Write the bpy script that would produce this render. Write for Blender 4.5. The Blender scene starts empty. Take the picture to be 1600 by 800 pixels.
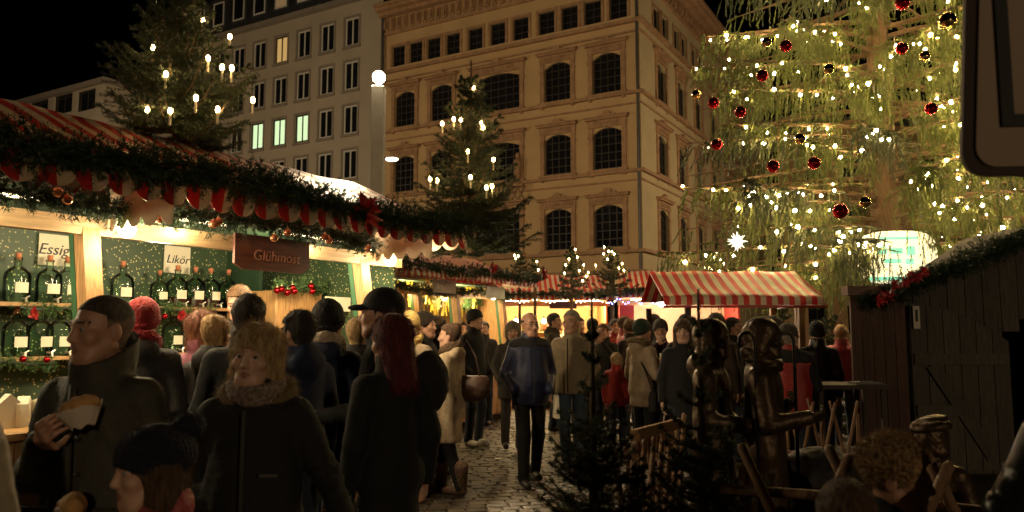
import bpy, bmesh, math, random
import numpy as np
from mathutils import Vector, Matrix, Euler, noise
R = math.radians
random.seed(11)
rng = np.random.default_rng(11)

# ------------------------------------------------------------------ camera
scene = bpy.context.scene
COL = scene.collection
CAM_H = 1.57; F = 1200.0; PITCH = math.atan(115.0 / F)
cd = bpy.data.cameras.new('camera'); cam = bpy.data.objects.new('camera', cd); COL.objects.link(cam)
cam.location = (0, 0, CAM_H); cam.rotation_euler = (R(90) + PITCH, 0, 0)
cd.sensor_width = 36.0; cd.lens = 36.0 * F / 1600.0
cd.clip_start = 0.05; cd.clip_end = 600
cd.dof.use_dof = True; cd.dof.focus_distance = 6.5; cd.dof.aperture_fstop = 3.4
scene.camera = cam

# ------------------------------------------------------------------ night sky
world = bpy.data.worlds.new('World'); scene.world = world; world.use_nodes = True
wn = world.node_tree.nodes; wn.clear()
sky = wn.new('ShaderNodeTexSky'); sky.sky_type = 'NISHITA'; sky.sun_disc = False
sky.sun_elevation = R(-7); sky.sun_rotation = R(200)
bg = wn.new('ShaderNodeBackground'); bg.inputs['Strength'].default_value = 0.05
wo = wn.new('ShaderNodeOutputWorld')
world.node_tree.links.new(sky.outputs[0], bg.inputs[0]); world.node_tree.links.new(bg.outputs[0], wo.inputs[0])

scene.view_settings.view_transform = 'Standard'; scene.view_settings.look = 'None'
scene.view_settings.exposure = 0.3; scene.view_settings.gamma = 1.0
scene.view_settings.use_curve_mapping = False
scene.render.engine = 'CYCLES'
cy = scene.cycles
cy.use_denoising = True
cy.max_bounces = 6; cy.diffuse_bounces = 3; cy.glossy_bounces = 3; cy.transmission_bounces = 6
cy.transparent_max_bounces = 8; cy.caustics_reflective = False; cy.caustics_refractive = False
cy.sample_clamp_indirect = 4.0
try: cy.use_light_tree = True
except Exception: pass

# ------------------------------------------------------------------ pixel helpers (photo pixels 1600x800)
_cf = Vector((0, math.cos(PITCH), math.sin(PITCH))); _cu = Vector((0, -math.sin(PITCH), math.cos(PITCH)))
def ray(px, py):
    return Vector((1, 0, 0)) * ((px - 800) / F) + _cu * ((400 - py) / F) + _cf
def at(px, py, Y):
    d = ray(px, py); return Vector((0, 0, CAM_H)) + d * (Y / d.y)
def on_plane(px, py, p0, n):
    d = ray(px, py); o = Vector((0, 0, CAM_H)); t = (Vector(p0) - o).dot(n) / d.dot(n)
    return o + d * t
def xat(px, Y, py=515): return at(px, py, Y).x

# ------------------------------------------------------------------ object helpers
def tag(o, label=None, cat=None, group=None, kind=None):
    if label: o['label'] = label
    if cat: o['category'] = cat
    if group: o['group'] = group
    if kind: o['kind'] = kind
    return o
def empty(name, loc=(0, 0, 0), rz=0.0, label=None, cat=None, group=None):
    o = bpy.data.objects.new(name, None); COL.objects.link(o)
    o.empty_display_size = 0.1
    o.location = loc; o.rotation_euler = (0, 0, rz)
    return tag(o, label, cat, group)
def link_mesh(name, me, mat=None, parent=None, loc=None, rot=None):
    o = bpy.data.objects.new(name, me); COL.objects.link(o)
    if mat is not None and len(me.materials) == 0: me.materials.append(mat)
    if parent is not None: o.parent = parent
    if loc is not None: o.location = loc
    if rot is not None: o.rotation_euler = rot
    return o
def np_mesh(name, V, Fc, smooth=False, mats=None, midx=None):
    """V (n,3) ; Fc (m,3|4) array -> mesh"""
    V = np.asarray(V, dtype=np.float32); Fc = np.asarray(Fc, dtype=np.int32)
    me = bpy.data.meshes.new(name)
    me.vertices.add(len(V)); me.vertices.foreach_set('co', V.ravel())
    k = Fc.shape[1]; m = len(Fc)
    me.loops.add(m * k); me.loops.foreach_set('vertex_index', Fc.ravel())
    me.polygons.add(m); me.polygons.foreach_set('loop_start', np.arange(0, m * k, k, dtype=np.int32))
    try: me.polygons.foreach_set('loop_total', np.full(m, k, dtype=np.int32))
    except Exception: pass
    if mats:
        for mt in mats: me.materials.append(mt)
    if midx is not None: me.polygons.foreach_set('material_index', np.asarray(midx, dtype=np.int32))
    me.update(calc_edges=True)
    if smooth: me.polygons.foreach_set('use_smooth', np.ones(m, dtype=bool))
    return me

class MB:
    """collects simple shapes into one mesh"""
    def __init__(s): s.v = []; s.f = []; s.m = []; s.mi = 0
    def add(s, vs, fs):
        o = len(s.v); s.v += [tuple(v) for v in vs]
        for f in fs: s.f.append([i + o for i in f]); s.m.append(s.mi)
        return s
    def box(s, c, d, M=None):
        x, y, z = d[0] / 2, d[1] / 2, d[2] / 2
        P = [Vector((sx * x, sy * y, sz * z)) for sx in (-1, 1) for sy in (-1, 1) for sz in (-1, 1)]
        if M is not None: P = [M @ p for p in P]
        P = [p + Vector(c) for p in P]
        return s.add(P, [(0, 1, 3, 2), (4, 6, 7, 5), (0, 4, 5, 1), (2, 3, 7, 6), (0, 2, 6, 4), (1, 5, 7, 3)])
    def bx(s, x0, x1, y0, y1, z0, z1):
        return s.box(((x0 + x1) / 2, (y0 + y1) / 2, (z0 + z1) / 2), (x1 - x0, y1 - y0, z1 - z0))
    def beam(s, a, b, w, h, up=(0, 0, 1)):
        a = Vector(a); b = Vector(b); d = b - a; L = d.length; d.normalize()
        u = Vector(up); x = u.cross(d)
        if x.length < 1e-4: x = Vector((1, 0, 0))
        x.normalize(); u = d.cross(x)
        M = Matrix((x, d, u)).transposed()
        return s.box((a + b) / 2, (w, L, h), M)
    def tube(s, pts, r, n=8, cap=True):
        pts = [Vector(p) for p in pts]
        rs = r if isinstance(r, (list, tuple)) else [r] * len(pts)
        rings = []; V = []; Fs = []
        prev = None
        for i, p in enumerate(pts):
            d = (pts[min(i + 1, len(pts) - 1)] - pts[max(i - 1, 0)])
            if d.length < 1e-9: d = Vector((0, 0, 1))
            d.normalize()
            if prev is None:
                x = d.orthogonal().normalized()
            else:
                x = (prev - d * prev.dot(d))
                x = x.normalized() if x.length > 1e-6 else d.orthogonal().normalized()
            prev = x; y = d.cross(x)
            for k in range(n):
                a = 2 * math.pi * k / n
                V.append(p + (x * math.cos(a) + y * math.sin(a)) * rs[i])
        for i in range(len(pts) - 1):
            for k in range(n):
                a = i * n + k; b = i * n + (k + 1) % n
                Fs.append((a, b, b + n, a + n))
        if cap:
            Fs.append(tuple(reversed(range(n)))); Fs.append(tuple(range((len(pts) - 1) * n, len(pts) * n)))
        return s.add(V, Fs)
    def lathe(s, prof, n=16, c=(0, 0, 0)):
        V = []; Fs = []; c = Vector(c)
        for (r, z) in prof:
            for k in range(n):
                a = 2 * math.pi * k / n
                V.append(c + Vector((r * math.cos(a), r * math.sin(a), z)))
        for i in range(len(prof) - 1):
            for k in range(n):
                a = i * n + k; b = i * n + (k + 1) % n
                Fs.append((a, b, b + n, a + n))
        Fs.append(tuple(reversed(range(n)))); Fs.append(tuple(range((len(prof) - 1) * n, len(prof) * n)))
        return s.add(V, Fs)
    def sphere(s, c, r, n=12, m=8):
        r = r if isinstance(r, (tuple, list)) else (r, r, r)
        V = []; Fs = []; c = Vector(c)
        V.append(c + Vector((0, 0, r[2])))
        for i in range(1, m):
            t = math.pi * i / m
            for k in range(n):
                a = 2 * math.pi * k / n
                V.append(c + Vector((r[0] * math.sin(t) * math.cos(a), r[1] * math.sin(t) * math.sin(a), r[2] * math.cos(t))))
        V.append(c - Vector((0, 0, r[2])))
        for k in range(n): Fs.append((0, 1 + k, 1 + (k + 1) % n))
        for i in range(m - 2):
            for k in range(n):
                a = 1 + i * n + k; b = 1 + i * n + (k + 1) % n
                Fs.append((a, a + n, b + n, b))
        e = len(V) - 1; o = 1 + (m - 2) * n
        for k in range(n): Fs.append((e, o + (k + 1) % n, o + k))
        return s.add(V, Fs)
    def mesh(s, name='m', smooth=False, mats=None):
        me = bpy.data.meshes.new(name); me.from_pydata(s.v, [], s.f)
        if mats:
            for m in mats: me.materials.append(m)
            me.polygons.foreach_set('material_index', s.m)
        if smooth: me.polygons.foreach_set('use_smooth', [True] * len(me.polygons))
        me.update(); return me
    def build(s, name, mat, parent=None, smooth=False, bevel=0.0, loc=None, rot=None):
        mats = mat if isinstance(mat, (list, tuple)) else [mat]
        me = s.mesh(name, smooth, mats)
        if bevel > 0:
            bm = bmesh.new(); bm.from_mesh(me)
            bmesh.ops.bevel(bm, geom=bm.edges[:], offset=bevel, segments=1, affect='EDGES', clamp_overlap=True)
            bm.to_mesh(me); bm.free()
        return link_mesh(name, me, None, parent, loc, rot)

def copy_tree(o, parent=None):
    c = o.copy(); COL.objects.link(c); c.parent = parent
    for ch in o.children: copy_tree(ch, c)
    return c

# ------------------------------------------------------------------ materials
MATS = {}
def _new(name):
    m = bpy.data.materials.new(name); m.use_nodes = True
    nt = m.node_tree; b = nt.nodes['Principled BSDF']
    return m, nt, b
def mat(name, col, rough=0.6, metal=0.0, var=0.15, scale=6.0, bump=0.0, bscale=40.0, coat=0.0, sheen=0.0, stretch=(1, 1, 1),
        sss=0.0, trans=0.0, ior=1.45, var2=None, coord='Object'):
    if name in MATS: return MATS[name]
    m, nt, b = _new(name); L = nt.links.new
    b.inputs['Roughness'].default_value = rough; b.inputs['Metallic'].default_value = metal
    if coat: b.inputs['Coat Weight'].default_value = coat; b.inputs['Coat Roughness'].default_value = 0.15
    if sheen: b.inputs['Sheen Weight'].default_value = sheen
    if sss:
        b.inputs['Subsurface Weight'].default_value = sss; b.inputs['Subsurface Radius'].default_value = (0.012, 0.005, 0.003)
    if trans: b.inputs['Transmission Weight'].default_value = trans; b.inputs['IOR'].default_value = ior
    tc = nt.nodes.new('ShaderNodeTexCoord'); mp = nt.nodes.new('ShaderNodeMapping'); mp.inputs['Scale'].default_value = stretch
    L(tc.outputs[coord], mp.inputs[0])
    nz = nt.nodes.new('ShaderNodeTexNoise'); nz.inputs['Scale'].default_value = scale; nz.inputs['Detail'].default_value = 5
    L(mp.outputs[0], nz.inputs['Vector'])
    rp = nt.nodes.new('ShaderNodeValToRGB'); rp.color_ramp.elements[0].position = 0.3; rp.color_ramp.elements[1].position = 0.72
    c0 = [max(0, c * (1 - var)) for c in col]; c1 = [min(1, c * (1 + var)) for c in col] if var2 is None else var2
    rp.color_ramp.elements[0].color = (*c0, 1); rp.color_ramp.elements[1].color = (*c1, 1)
    L(nz.outputs['Fac'], rp.inputs[0]); L(rp.outputs[0], b.inputs['Base Color'])
    if bump:
        n2 = nt.nodes.new('ShaderNodeTexNoise'); n2.inputs['Scale'].default_value = bscale; n2.inputs['Detail'].default_value = 4
        L(mp.outputs[0], n2.inputs['Vector'])
        bp = nt.nodes.new('ShaderNodeBump'); bp.inputs['Strength'].default_value = bump; bp.inputs['Distance'].default_value = 0.02
        L(n2.outputs['Fac'], bp.inputs['Height']); L(bp.outputs[0], b.inputs['Normal'])
    MATS[name] = m; return m
def emit(name, col, strength, base=None):
    if name in MATS: return MATS[name]
    m, nt, b = _new(name)
    b.inputs['Base Color'].default_value = (*(base or col), 1)
    b.inputs['Emission Color'].default_value = (*col, 1); b.inputs['Emission Strength'].default_value = strength
    MATS[name] = m; return m
def wood(name, col, rough=0.55, stretch=(1, 1, 12), dark=0.55, scale=5.0, coord='Object'):
    if name in MATS: return MATS[name]
    m, nt, b = _new(name); L = nt.links.new
    b.inputs['Roughness'].default_value = rough
    tc = nt.nodes.new('ShaderNodeTexCoord'); mp = nt.nodes.new('ShaderNodeMapping')
    mp.inputs['Scale'].default_value = [1.0 / s * 12 if s == 12 else 12 for s in stretch] if False else [12 if s == 1 else 1 for s in stretch]
    L(tc.outputs[coord], mp.inputs[0])
    oi = nt.nodes.new('ShaderNodeObjectInfo'); va = nt.nodes.new('ShaderNodeVectorMath'); va.operation = 'ADD'
    L(mp.outputs[0], va.inputs[0]); L(oi.outputs['Random'], va.inputs[1])
    nz = nt.nodes.new('ShaderNodeTexNoise'); nz.inputs['Scale'].default_value = scale; nz.inputs['Detail'].default_value = 6; nz.inputs['Distortion'].default_value = 0.6
    L(va.outputs[0], nz.inputs['Vector'])
    rp = nt.nodes.new('ShaderNodeValToRGB'); rp.color_ramp.elements[0].position = 0.32; rp.color_ramp.elements[1].position = 0.68
    rp.color_ramp.elements[0].color = (*[c * dark for c in col], 1); rp.color_ramp.elements[1].color = (*[min(1, c * 1.12) for c in col], 1)
    L(nz.outputs['Fac'], rp.inputs[0])
    mx = nt.nodes.new('ShaderNodeMixRGB'); mx.blend_type = 'MULTIPLY'; mx.inputs[0].default_value = 1.0
    mr = nt.nodes.new('ShaderNodeMapRange'); mr.inputs['To Min'].default_value = 0.78; mr.inputs['To Max'].default_value = 1.1
    L(oi.outputs['Random'], mr.inputs[0]); L(rp.outputs[0], mx.inputs[1]); L(mr.outputs[0], mx.inputs[2])
    L(mx.outputs[0], b.inputs['Base Color'])
    bp = nt.nodes.new('ShaderNodeBump'); bp.inputs['Strength'].default_value = 0.25; bp.inputs['Distance'].default_value = 0.01
    L(nz.outputs['Fac'], bp.inputs['Height']); L(bp.outputs[0], b.inputs['Normal'])
    MATS[name] = m; return m
def stripes(name, period, red=(0.52, 0.035, 0.025), cream=(0.62, 0.5, 0.36), rough=0.32, axis=0, trans=0.25):
    if name in MATS: return MATS[name]
    m, nt, b = _new(name); L = nt.links.new
    tc = nt.nodes.new('ShaderNodeTexCoord'); sp = nt.nodes.new('ShaderNodeSeparateXYZ'); L(tc.outputs['Object'], sp.inputs[0])
    d = nt.nodes.new('ShaderNodeMath'); d.operation = 'MULTIPLY'; d.inputs[1].default_value = 1.0 / period; L(sp.outputs[axis], d.inputs[0])
    fr = nt.nodes.new('ShaderNodeMath'); fr.operation = 'FRACT'; L(d.outputs[0], fr.inputs[0])
    gt = nt.nodes.new('ShaderNodeMath'); gt.operation = 'GREATER_THAN'; gt.inputs[1].default_value = 0.5; L(fr.outputs[0], gt.inputs[0])
    nz = nt.nodes.new('ShaderNodeTexNoise'); nz.inputs['Scale'].default_value = 3.0; nz.inputs['Detail'].default_value = 6; L(tc.outputs['Object'], nz.inputs['Vector'])
    mr = nt.nodes.new('ShaderNodeMapRange'); mr.inputs['From Min'].default_value = 0.3; mr.inputs['From Max'].default_value = 0.75
    mr.inputs['To Min'].default_value = 1.05; mr.inputs['To Max'].default_value = 0.72; L(nz.outputs['Fac'], mr.inputs[0])
    mx = nt.nodes.new('ShaderNodeMixRGB'); mx.inputs[1].default_value = (*red, 1); mx.inputs[2].default_value = (*cream, 1); L(gt.outputs[0], mx.inputs[0])
    mu = nt.nodes.new('ShaderNodeMixRGB'); mu.blend_type = 'MULTIPLY'; mu.inputs[0].default_value = 1; L(mx.outputs[0], mu.inputs[1]); L(mr.outputs[0], mu.inputs[2])
    L(mu.outputs[0], b.inputs['Base Color'])
    b.inputs['Roughness'].default_value = rough
    n2 = nt.nodes.new('ShaderNodeTexNoise'); n2.inputs['Scale'].default_value = 9; n2.inputs['Detail'].default_value = 3; L(tc.outputs['Object'], n2.inputs['Vector'])
    bp = nt.nodes.new('ShaderNodeBump'); bp.inputs['Strength'].default_value = 0.5; bp.inputs['Distance'].default_value = 0.02
    L(n2.outputs['Fac'], bp.inputs['Height']); L(bp.outputs[0], b.inputs['Normal'])
    if trans:
        tr = nt.nodes.new('ShaderNodeBsdfTranslucent'); L(mu.outputs[0], tr.inputs[0])
        ms = nt.nodes.new('ShaderNodeMixShader'); ms.inputs[0].default_value = trans
        out = nt.nodes['Material Output']; L(b.outputs[0], ms.inputs[1]); L(tr.outputs[0], ms.inputs[2]); L(ms.outputs[0], out.inputs[0])
    MATS[name] = m; return m
def leaf_mat(name, c0, c1, rough=0.55, trans=0.25, scale=3.0):
    if name in MATS: return MATS[name]
    m, nt, b = _new(name); L = nt.links.new
    g = nt.nodes.new('ShaderNodeNewGeometry'); tc = nt.nodes.new('ShaderNodeTexCoord')
    nz = nt.nodes.new('ShaderNodeTexNoise'); nz.inputs['Scale'].default_value = scale; nz.inputs['Detail'].default_value = 3; L(tc.outputs['Object'], nz.inputs['Vector'])
    ad = nt.nodes.new('ShaderNodeMath'); ad.operation = 'MULTIPLY_ADD'; ad.inputs[1].default_value = 0.5; L(g.outputs['Random Per Island'], ad.inputs[0])
    ml = nt.nodes.new('ShaderNodeMath'); ml.operation = 'MULTIPLY'; ml.inputs[1].default_value = 0.6; L(nz.outputs['Fac'], ml.inputs[0]); L(ml.outputs[0], ad.inputs[2])
    mx = nt.nodes.new('ShaderNodeMixRGB'); mx.inputs[1].default_value = (*c0, 1); mx.inputs[2].default_value = (*c1, 1); L(ad.outputs[0], mx.inputs[0])
    L(mx.outputs[0], b.inputs['Base Color']); b.inputs['Roughness'].default_value = rough
    if trans:
        tr = nt.nodes.new('ShaderNodeBsdfTranslucent'); L(mx.outputs[0], tr.inputs[0])
        ms = nt.nodes.new('ShaderNodeMixShader'); ms.inputs[0].default_value = trans
        out = nt.nodes['Material Output']; L(b.outputs[0], ms.inputs[1]); L(tr.outputs[0], ms.inputs[2]); L(ms.outputs[0], out.inputs[0])
    MATS[name] = m; return m

def text_mesh(txt, size, shear=0.0, extrude=0.002):
    cu = bpy.data.curves.new('text', 'FONT'); cu.body = txt; cu.size = size; cu.shear = shear; cu.extrude = extrude
    cu.align_x = 'CENTER'; cu.align_y = 'CENTER'; cu.resolution_u = 3
    ob = bpy.data.objects.new('text', cu)
    me = bpy.data.meshes.new_from_object(ob)
    bpy.data.objects.remove(ob); bpy.data.curves.remove(cu)
    return me

def add_light(parent, loc, energy, col, radius=0.05, name='lamp_light', kind='POINT', spot=None, rot=None):
    l = bpy.data.lights.new(name, kind); l.energy = energy; l.color = col; l.shadow_soft_size = radius
    if spot: l.spot_size = spot[0]; l.spot_blend = spot[1]
    o = bpy.data.objects.new(name, l); COL.objects.link(o); o.parent = parent; o.location = loc
    if rot: o.rotation_euler = rot
    return o
# ================================================================== materials of the setting
PLASTER = mat('plaster_ochre', (0.50, 0.34, 0.17), rough=0.85, var=0.10, scale=0.6, bump=0.15, bscale=30)
PLASTER_TREELIT = mat('plaster_ochre_tree_light_tint', (0.46, 0.36, 0.20), rough=0.85, var=0.10, scale=0.6, bump=0.15, bscale=30)  # same ochre plaster, greenish cast of the tree lights mixed into its colour
SANDSTONE = mat('sandstone', (0.36, 0.21, 0.11), rough=0.8, var=0.25, scale=3, bump=0.5, bscale=14)
PLASTER_W = mat('plaster_pale', (0.40, 0.34, 0.26), rough=0.9, var=0.08, scale=0.5, bump=0.1, bscale=25)
STONE_W = mat('window_stone', (0.24, 0.20, 0.16), rough=0.85, var=0.1, scale=2)
PLASTER_O = mat('plaster_orange', (0.44, 0.26, 0.13), rough=0.85, var=0.12, scale=0.5)
ROOF_D = mat('roof_slate', (0.035, 0.035, 0.04), rough=0.7, var=0.3, scale=4, bump=0.4, bscale=18)
FRAME_D = mat('frame_dark', (0.035, 0.028, 0.022), rough=0.5)
FRAME_W = mat('frame_white', (0.62, 0.6, 0.54), rough=0.5, var=0.05)
GLASS_D = mat('window_glass', (0.012, 0.012, 0.013), rough=0.06, var=0.3, scale=1.2, bump=0.04, bscale=1.5)
GLASS_LW = emit('glass_lit_warm', (1.0, 0.62, 0.2), 0.35, (0.4, 0.3, 0.2))
GLASS_LG = emit('glass_lit_green', (0.72, 1.0, 0.55), 0.75, (0.4, 0.4, 0.3))
ZINC = mat('zinc', (0.09, 0.085, 0.08), rough=0.5, metal=0.4)

# ================================================================== ground
def ground_mat():
    m, nt, b = _new('paving'); L = nt.links.new
    tc = nt.nodes.new('ShaderNodeTexCoord')
    mp = nt.nodes.new('ShaderNodeMapping'); mp.inputs['Rotation'].default_value = (0, 0, R(-12)); L(tc.outputs['Object'], mp.inputs[0])
    br = nt.nodes.new('ShaderNodeTexBrick'); br.inputs['Scale'].default_value = 1.0
    br.inputs['Brick Width'].default_value = 0.18; br.inputs['Row Height'].default_value = 0.14; br.inputs['Mortar Size'].default_value = 0.012
    br.inputs['Color1'].default_value = (0.07, 0.058, 0.045, 1); br.inputs['Color2'].default_value = (0.045, 0.038, 0.03, 1); br.inputs['Mortar'].default_value = (0.018, 0.016, 0.013, 1)
    L(mp.outputs[0], br.inputs[0]); L(br.outputs['Color'], b.inputs['Base Color']); b.inputs['Roughness'].default_value = 0.45
    bp = nt.nodes.new('ShaderNodeBump'); bp.inputs['Strength'].default_value = 0.6; bp.inputs['Distance'].default_value = 0.01; bp.invert = True
    L(br.outputs['Fac'], bp.inputs['Height']); L(bp.outputs[0], b.inputs['Normal'])
    return m
g = MB(); g.add([(-160, -60, -0.02), (160, -60, -0.02), (160, 220, -0.02), (-160, 220, -0.02)], [(0, 1, 2, 3)])
ground = tag(g.build('ground', ground_mat()), kind='structure')
COB = mat('cobble', (0.085, 0.07, 0.052), rough=0.42, var=0.35, scale=14, bump=0.5, bscale=60)
COB2 = mat('cobble_pale', (0.12, 0.098, 0.07), rough=0.4, var=0.3, scale=14, bump=0.5, bscale=60)
def stone_verts(w, l, h, rr):
    j = lambda a: a + rr.uniform(-0.006, 0.006)
    V = []
    for (k, z) in ((1.0, -h), (1.0, -0.007), (0.84, 0.0)):
        for sx, sy in ((-1, -1), (1, -1), (1, 1), (-1, 1)):
            V.append((j(sx * w / 2 * k), j(sy * l / 2 * k), z + (rr.uniform(-0.003, 0.003) if k < 1 else 0)))
    Fq = [(0, 1, 5, 4), (1, 2, 6, 5), (2, 3, 7, 6), (3, 0, 4, 7), (4, 5, 9, 8), (5, 6, 10, 9), (6, 7, 11, 10), (7, 4, 8, 11), (8, 9, 10, 11)]
    return V, Fq
rr = random.Random(5)
stone_meshes = []
for k in range(10):
    V, Fq = stone_verts(1.0, 1.0, 0.02, random.Random(100 + k))
    V, Fq = stone_verts(0.165, 0.125, 0.02, rr)
    me = bpy.data.meshes.new('cobblestone'); me.from_pydata(V, [], Fq); me.materials.append(COB if k % 3 else COB2); stone_meshes.append(me)
spots = []
ca, sa = math.cos(R(12)), math.sin(R(12))
for i in range(-60, 90):
    v = 6.0 + i * 0.137
    u = -14 + rr.uniform(0, 0.17)
    while u < 10:
        w = rr.uniform(0.135, 0.20)
        uu = u + w / 2; x = uu * ca - v * sa; y = uu * sa + v * ca
        u += w + 0.011
        if y < 5.6 or y > 15.5: continue
        px = 800 + 1200 * x / y
        if px < 480 or px > 1180: continue
        spots.append((x, y, w, px))
near = sorted([s for s in spots if 636 < s[3] < 880 and s[1] > 6.55], key=lambda s: s[1])[:300]
nearset = set(near)
for (x, y, w, px) in near:
    o = link_mesh('cobblestone', stone_meshes[rr.randrange(10)], None, ground, (x, y, rr.uniform(-0.004, 0.004)), (rr.uniform(-.03, .03), rr.uniform(-.03, .03), R(12) + rr.uniform(-.04, .04)))
    o.scale = (w / 0.17, 1, 1)
VV = []; FF = []; MI = []
for (x, y, w, px) in spots:
    if (x, y, w, px) in nearset: continue
    V, Fq = stone_verts(w - 0.004, 0.125, 0.02, rr); o = len(VV)
    a = R(12) + rr.uniform(-.04, .04); c_, s_ = math.cos(a), math.sin(a); dz = rr.uniform(-.004, .004)
    VV += [(x + c_ * p[0] - s_ * p[1], y + s_ * p[0] + c_ * p[1], p[2] + dz) for p in V]; FF += [[q + o for q in f] for f in Fq]
    MI += [1 if rr.random() < 0.33 else 0] * len(Fq)
cf = link_mesh('cobble_paving', np_mesh('cobble_paving', VV, FF, mats=[COB, COB2], midx=MI), None, ground); tag(cf, kind='stuff')

# ================================================================== buildings
def wall_with_holes(P, u0, u1, z0, z1, holes, depth=0.28):
    """P(u, z, w) -> local point. holes: (ua, ub, za, zb, rise). returns MB with wall, reveals, arch spandrels"""
    m = MB()
    us = sorted(set([u0, u1] + [h[0] for h in holes] + [h[1] for h in holes]))
    zs = sorted(set([z0, z1] + [h[2] for h in holes] + [h[3] for h in holes]))
    for i in range(len(us) - 1):
        for j in range(len(zs) - 1):
            uc = (us[i] + us[i + 1]) / 2; zc = (zs[j] + zs[j + 1]) / 2
            if any(h[0] < uc < h[1] and h[2] < zc < h[3] for h in holes): continue
            m.add([P(us[i], zs[j], 0), P(us[i + 1], zs[j], 0), P(us[i + 1], zs[j + 1], 0), P(us[i], zs[j + 1], 0)], [(0, 1, 2, 3)])
    for (ua, ub, za, zb, rise) in holes:
        for (a, b) in (((ua, za), (ub, za)), ((ub, za), (ub, zb)), ((ub, zb), (ua, zb)), ((ua, zb), (ua, za))):
            m.add([P(a[0], a[1], 0), P(b[0], b[1], 0), P(b[0], b[1], -depth), P(a[0], a[1], -depth)], [(0, 1, 2, 3)])
        if rise > 0:
            n = 8; arc = []
            for k in range(n + 1):
                t = k / n; u = ua + (ub - ua) * t
                arc.append((u, zb - rise * (2 * t - 1) ** 2))
            for k in range(n):
                for w0, w1 in ((0.0, 0.0),):
                    m.add([P(arc[k][0], arc[k][1], -0.02), P(arc[k + 1][0], arc[k + 1][1], -0.02), P(arc[k + 1][0], zb, -0.02), P(arc[k][0], zb, -0.02)], [(0, 1, 2, 3)])
                m.add([P(arc[k][0], arc[k][1], -0.02), P(arc[k + 1][0], arc[k + 1][1], -0.02), P(arc[k + 1][0], arc[k + 1][1], -depth), P(arc[k][0], arc[k][1], -depth)], [(0, 1, 2, 3)])
    return m
def pbox(m, P, u0, u1, z0, z1, w0, w1):
    vs = [P(u, z, w) for u in (u0, u1) for w in (w0, w1) for z in (z0, z1)]
    m.add(vs, [(0, 1, 3, 2), (4, 6, 7, 5), (0, 4, 5, 1), (2, 3, 7, 6), (0, 2, 6, 4), (1, 5, 7, 3)])
def window(root, P, ua, ub, za, zb, cols, rows, framemat, glassmat, depth=0.2, bar=0.05, edge=0.07):
    m = MB()
    pbox(m, P, ua, ua + edge, za, zb, -depth, -depth + 0.07); pbox(m, P, ub - edge, ub, za, zb, -depth, -depth + 0.07)
    pbox(m, P, ua + edge, ub - edge, za, za + edge, -depth, -depth + 0.07); pbox(m, P, ua + edge, ub - edge, zb - edge, zb, -depth, -depth + 0.07)
    for c in range(1, cols):
        u = ua + (ub - ua) * c / cols; pbox(m, P, u - bar / 2, u + bar / 2, za + edge, zb - edge, -depth, -depth + 0.055)
    for r in range(1, rows):
        z = za + (zb - za) * r / rows; pbox(m, P, ua + edge, ub - edge, z - bar / 2, z + bar / 2, -depth, -depth + 0.05)
    w = m.build('window', framemat, root)
    p = MB(); p.add([P(ua + .02, za + .02, -depth + .02), P(ub - .02, za + .02, -depth + .02), P(ub - .02, zb - .02, -depth + .02), P(ua + .02, zb - .02, -depth + .02)], [(0, 1, 2, 3)])
    p.build('pane', glassmat, w)
    return w
def surround(root, P, ua, ub, za, zb, rise):
    m = MB(); W = ub - ua; k = 0.26
    pbox(m, P, ua - k, ua - 0.003, za - 0.05, zb + 0.1, -0.05, 0.09); pbox(m, P, ub + 0.003, ub + k, za - 0.05, zb + 0.1, -0.05, 0.09)
    pbox(m, P, ua - k - .04, ua, zb - 0.55, zb - 0.42, -0.05, 0.12); pbox(m, P, ub, ub + k + .04, zb - 0.55, zb - 0.42, -0.05, 0.12)
    pbox(m, P, ua - k - 0.03, ub + k + 0.03, zb + 0.02, zb + 0.42, -0.05, 0.11)      # frieze
    pbox(m, P, ua - k - 0.14, ub + k + 0.14, zb + 0.423, zb + 0.53, -0.05, 0.27)      # cornice
    pbox(m, P, ua - k - 0.20, ub + k + 0.20, zb + 0.533, zb + 0.60, -0.05, 0.34)
    uc = (ua + ub) / 2
    n = 10; V = []
    for j in range(n + 1):                                                          # shell ornament on the cornice
        a = math.pi * j / n
        V.append((uc + 0.27 * math.cos(a), zb + 0.604 + 0.30 * math.sin(a) ** 0.8))
    pts = [P(u, z, 0.0) for u, z in V] + [P(u, z, 0.22) for u, z in V]
    fs = [(j, j + 1, n + 2 + j, n + 1 + j) for j in range(n)] + [tuple(range(n + 1, 2 * n + 2)), tuple(reversed(range(n + 1)))]
    m.add(pts, fs)
    pbox(m, P, uc - 0.5, uc + 0.5, zb + 0.604, zb + 0.70, -0.03, 0.2)
    for q in range(9):                                                              # carved swags on the frieze
        u = ua + W * (q + 0.5) / 9; pbox(m, P, u - W * 0.035, u + W * 0.035, zb + 0.12 + 0.05 * (q % 2), zb + 0.30 + 0.05 * (q % 2), 0.10, 0.15)
    m.build('window_surround', SANDSTONE, root)
    s = MB(); pbox(s, P, ua - k - 0.1, ub + k + 0.1, za - 0.17, za - 0.053, -0.05, 0.2)
    for u in (ua - k * 0.5, ub + k * 0.5): pbox(s, P, u - 0.1, u + 0.1, za - 0.42, za - 0.173, -0.02, 0.14)
    s.build('sill', SANDSTONE, root)

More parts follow.
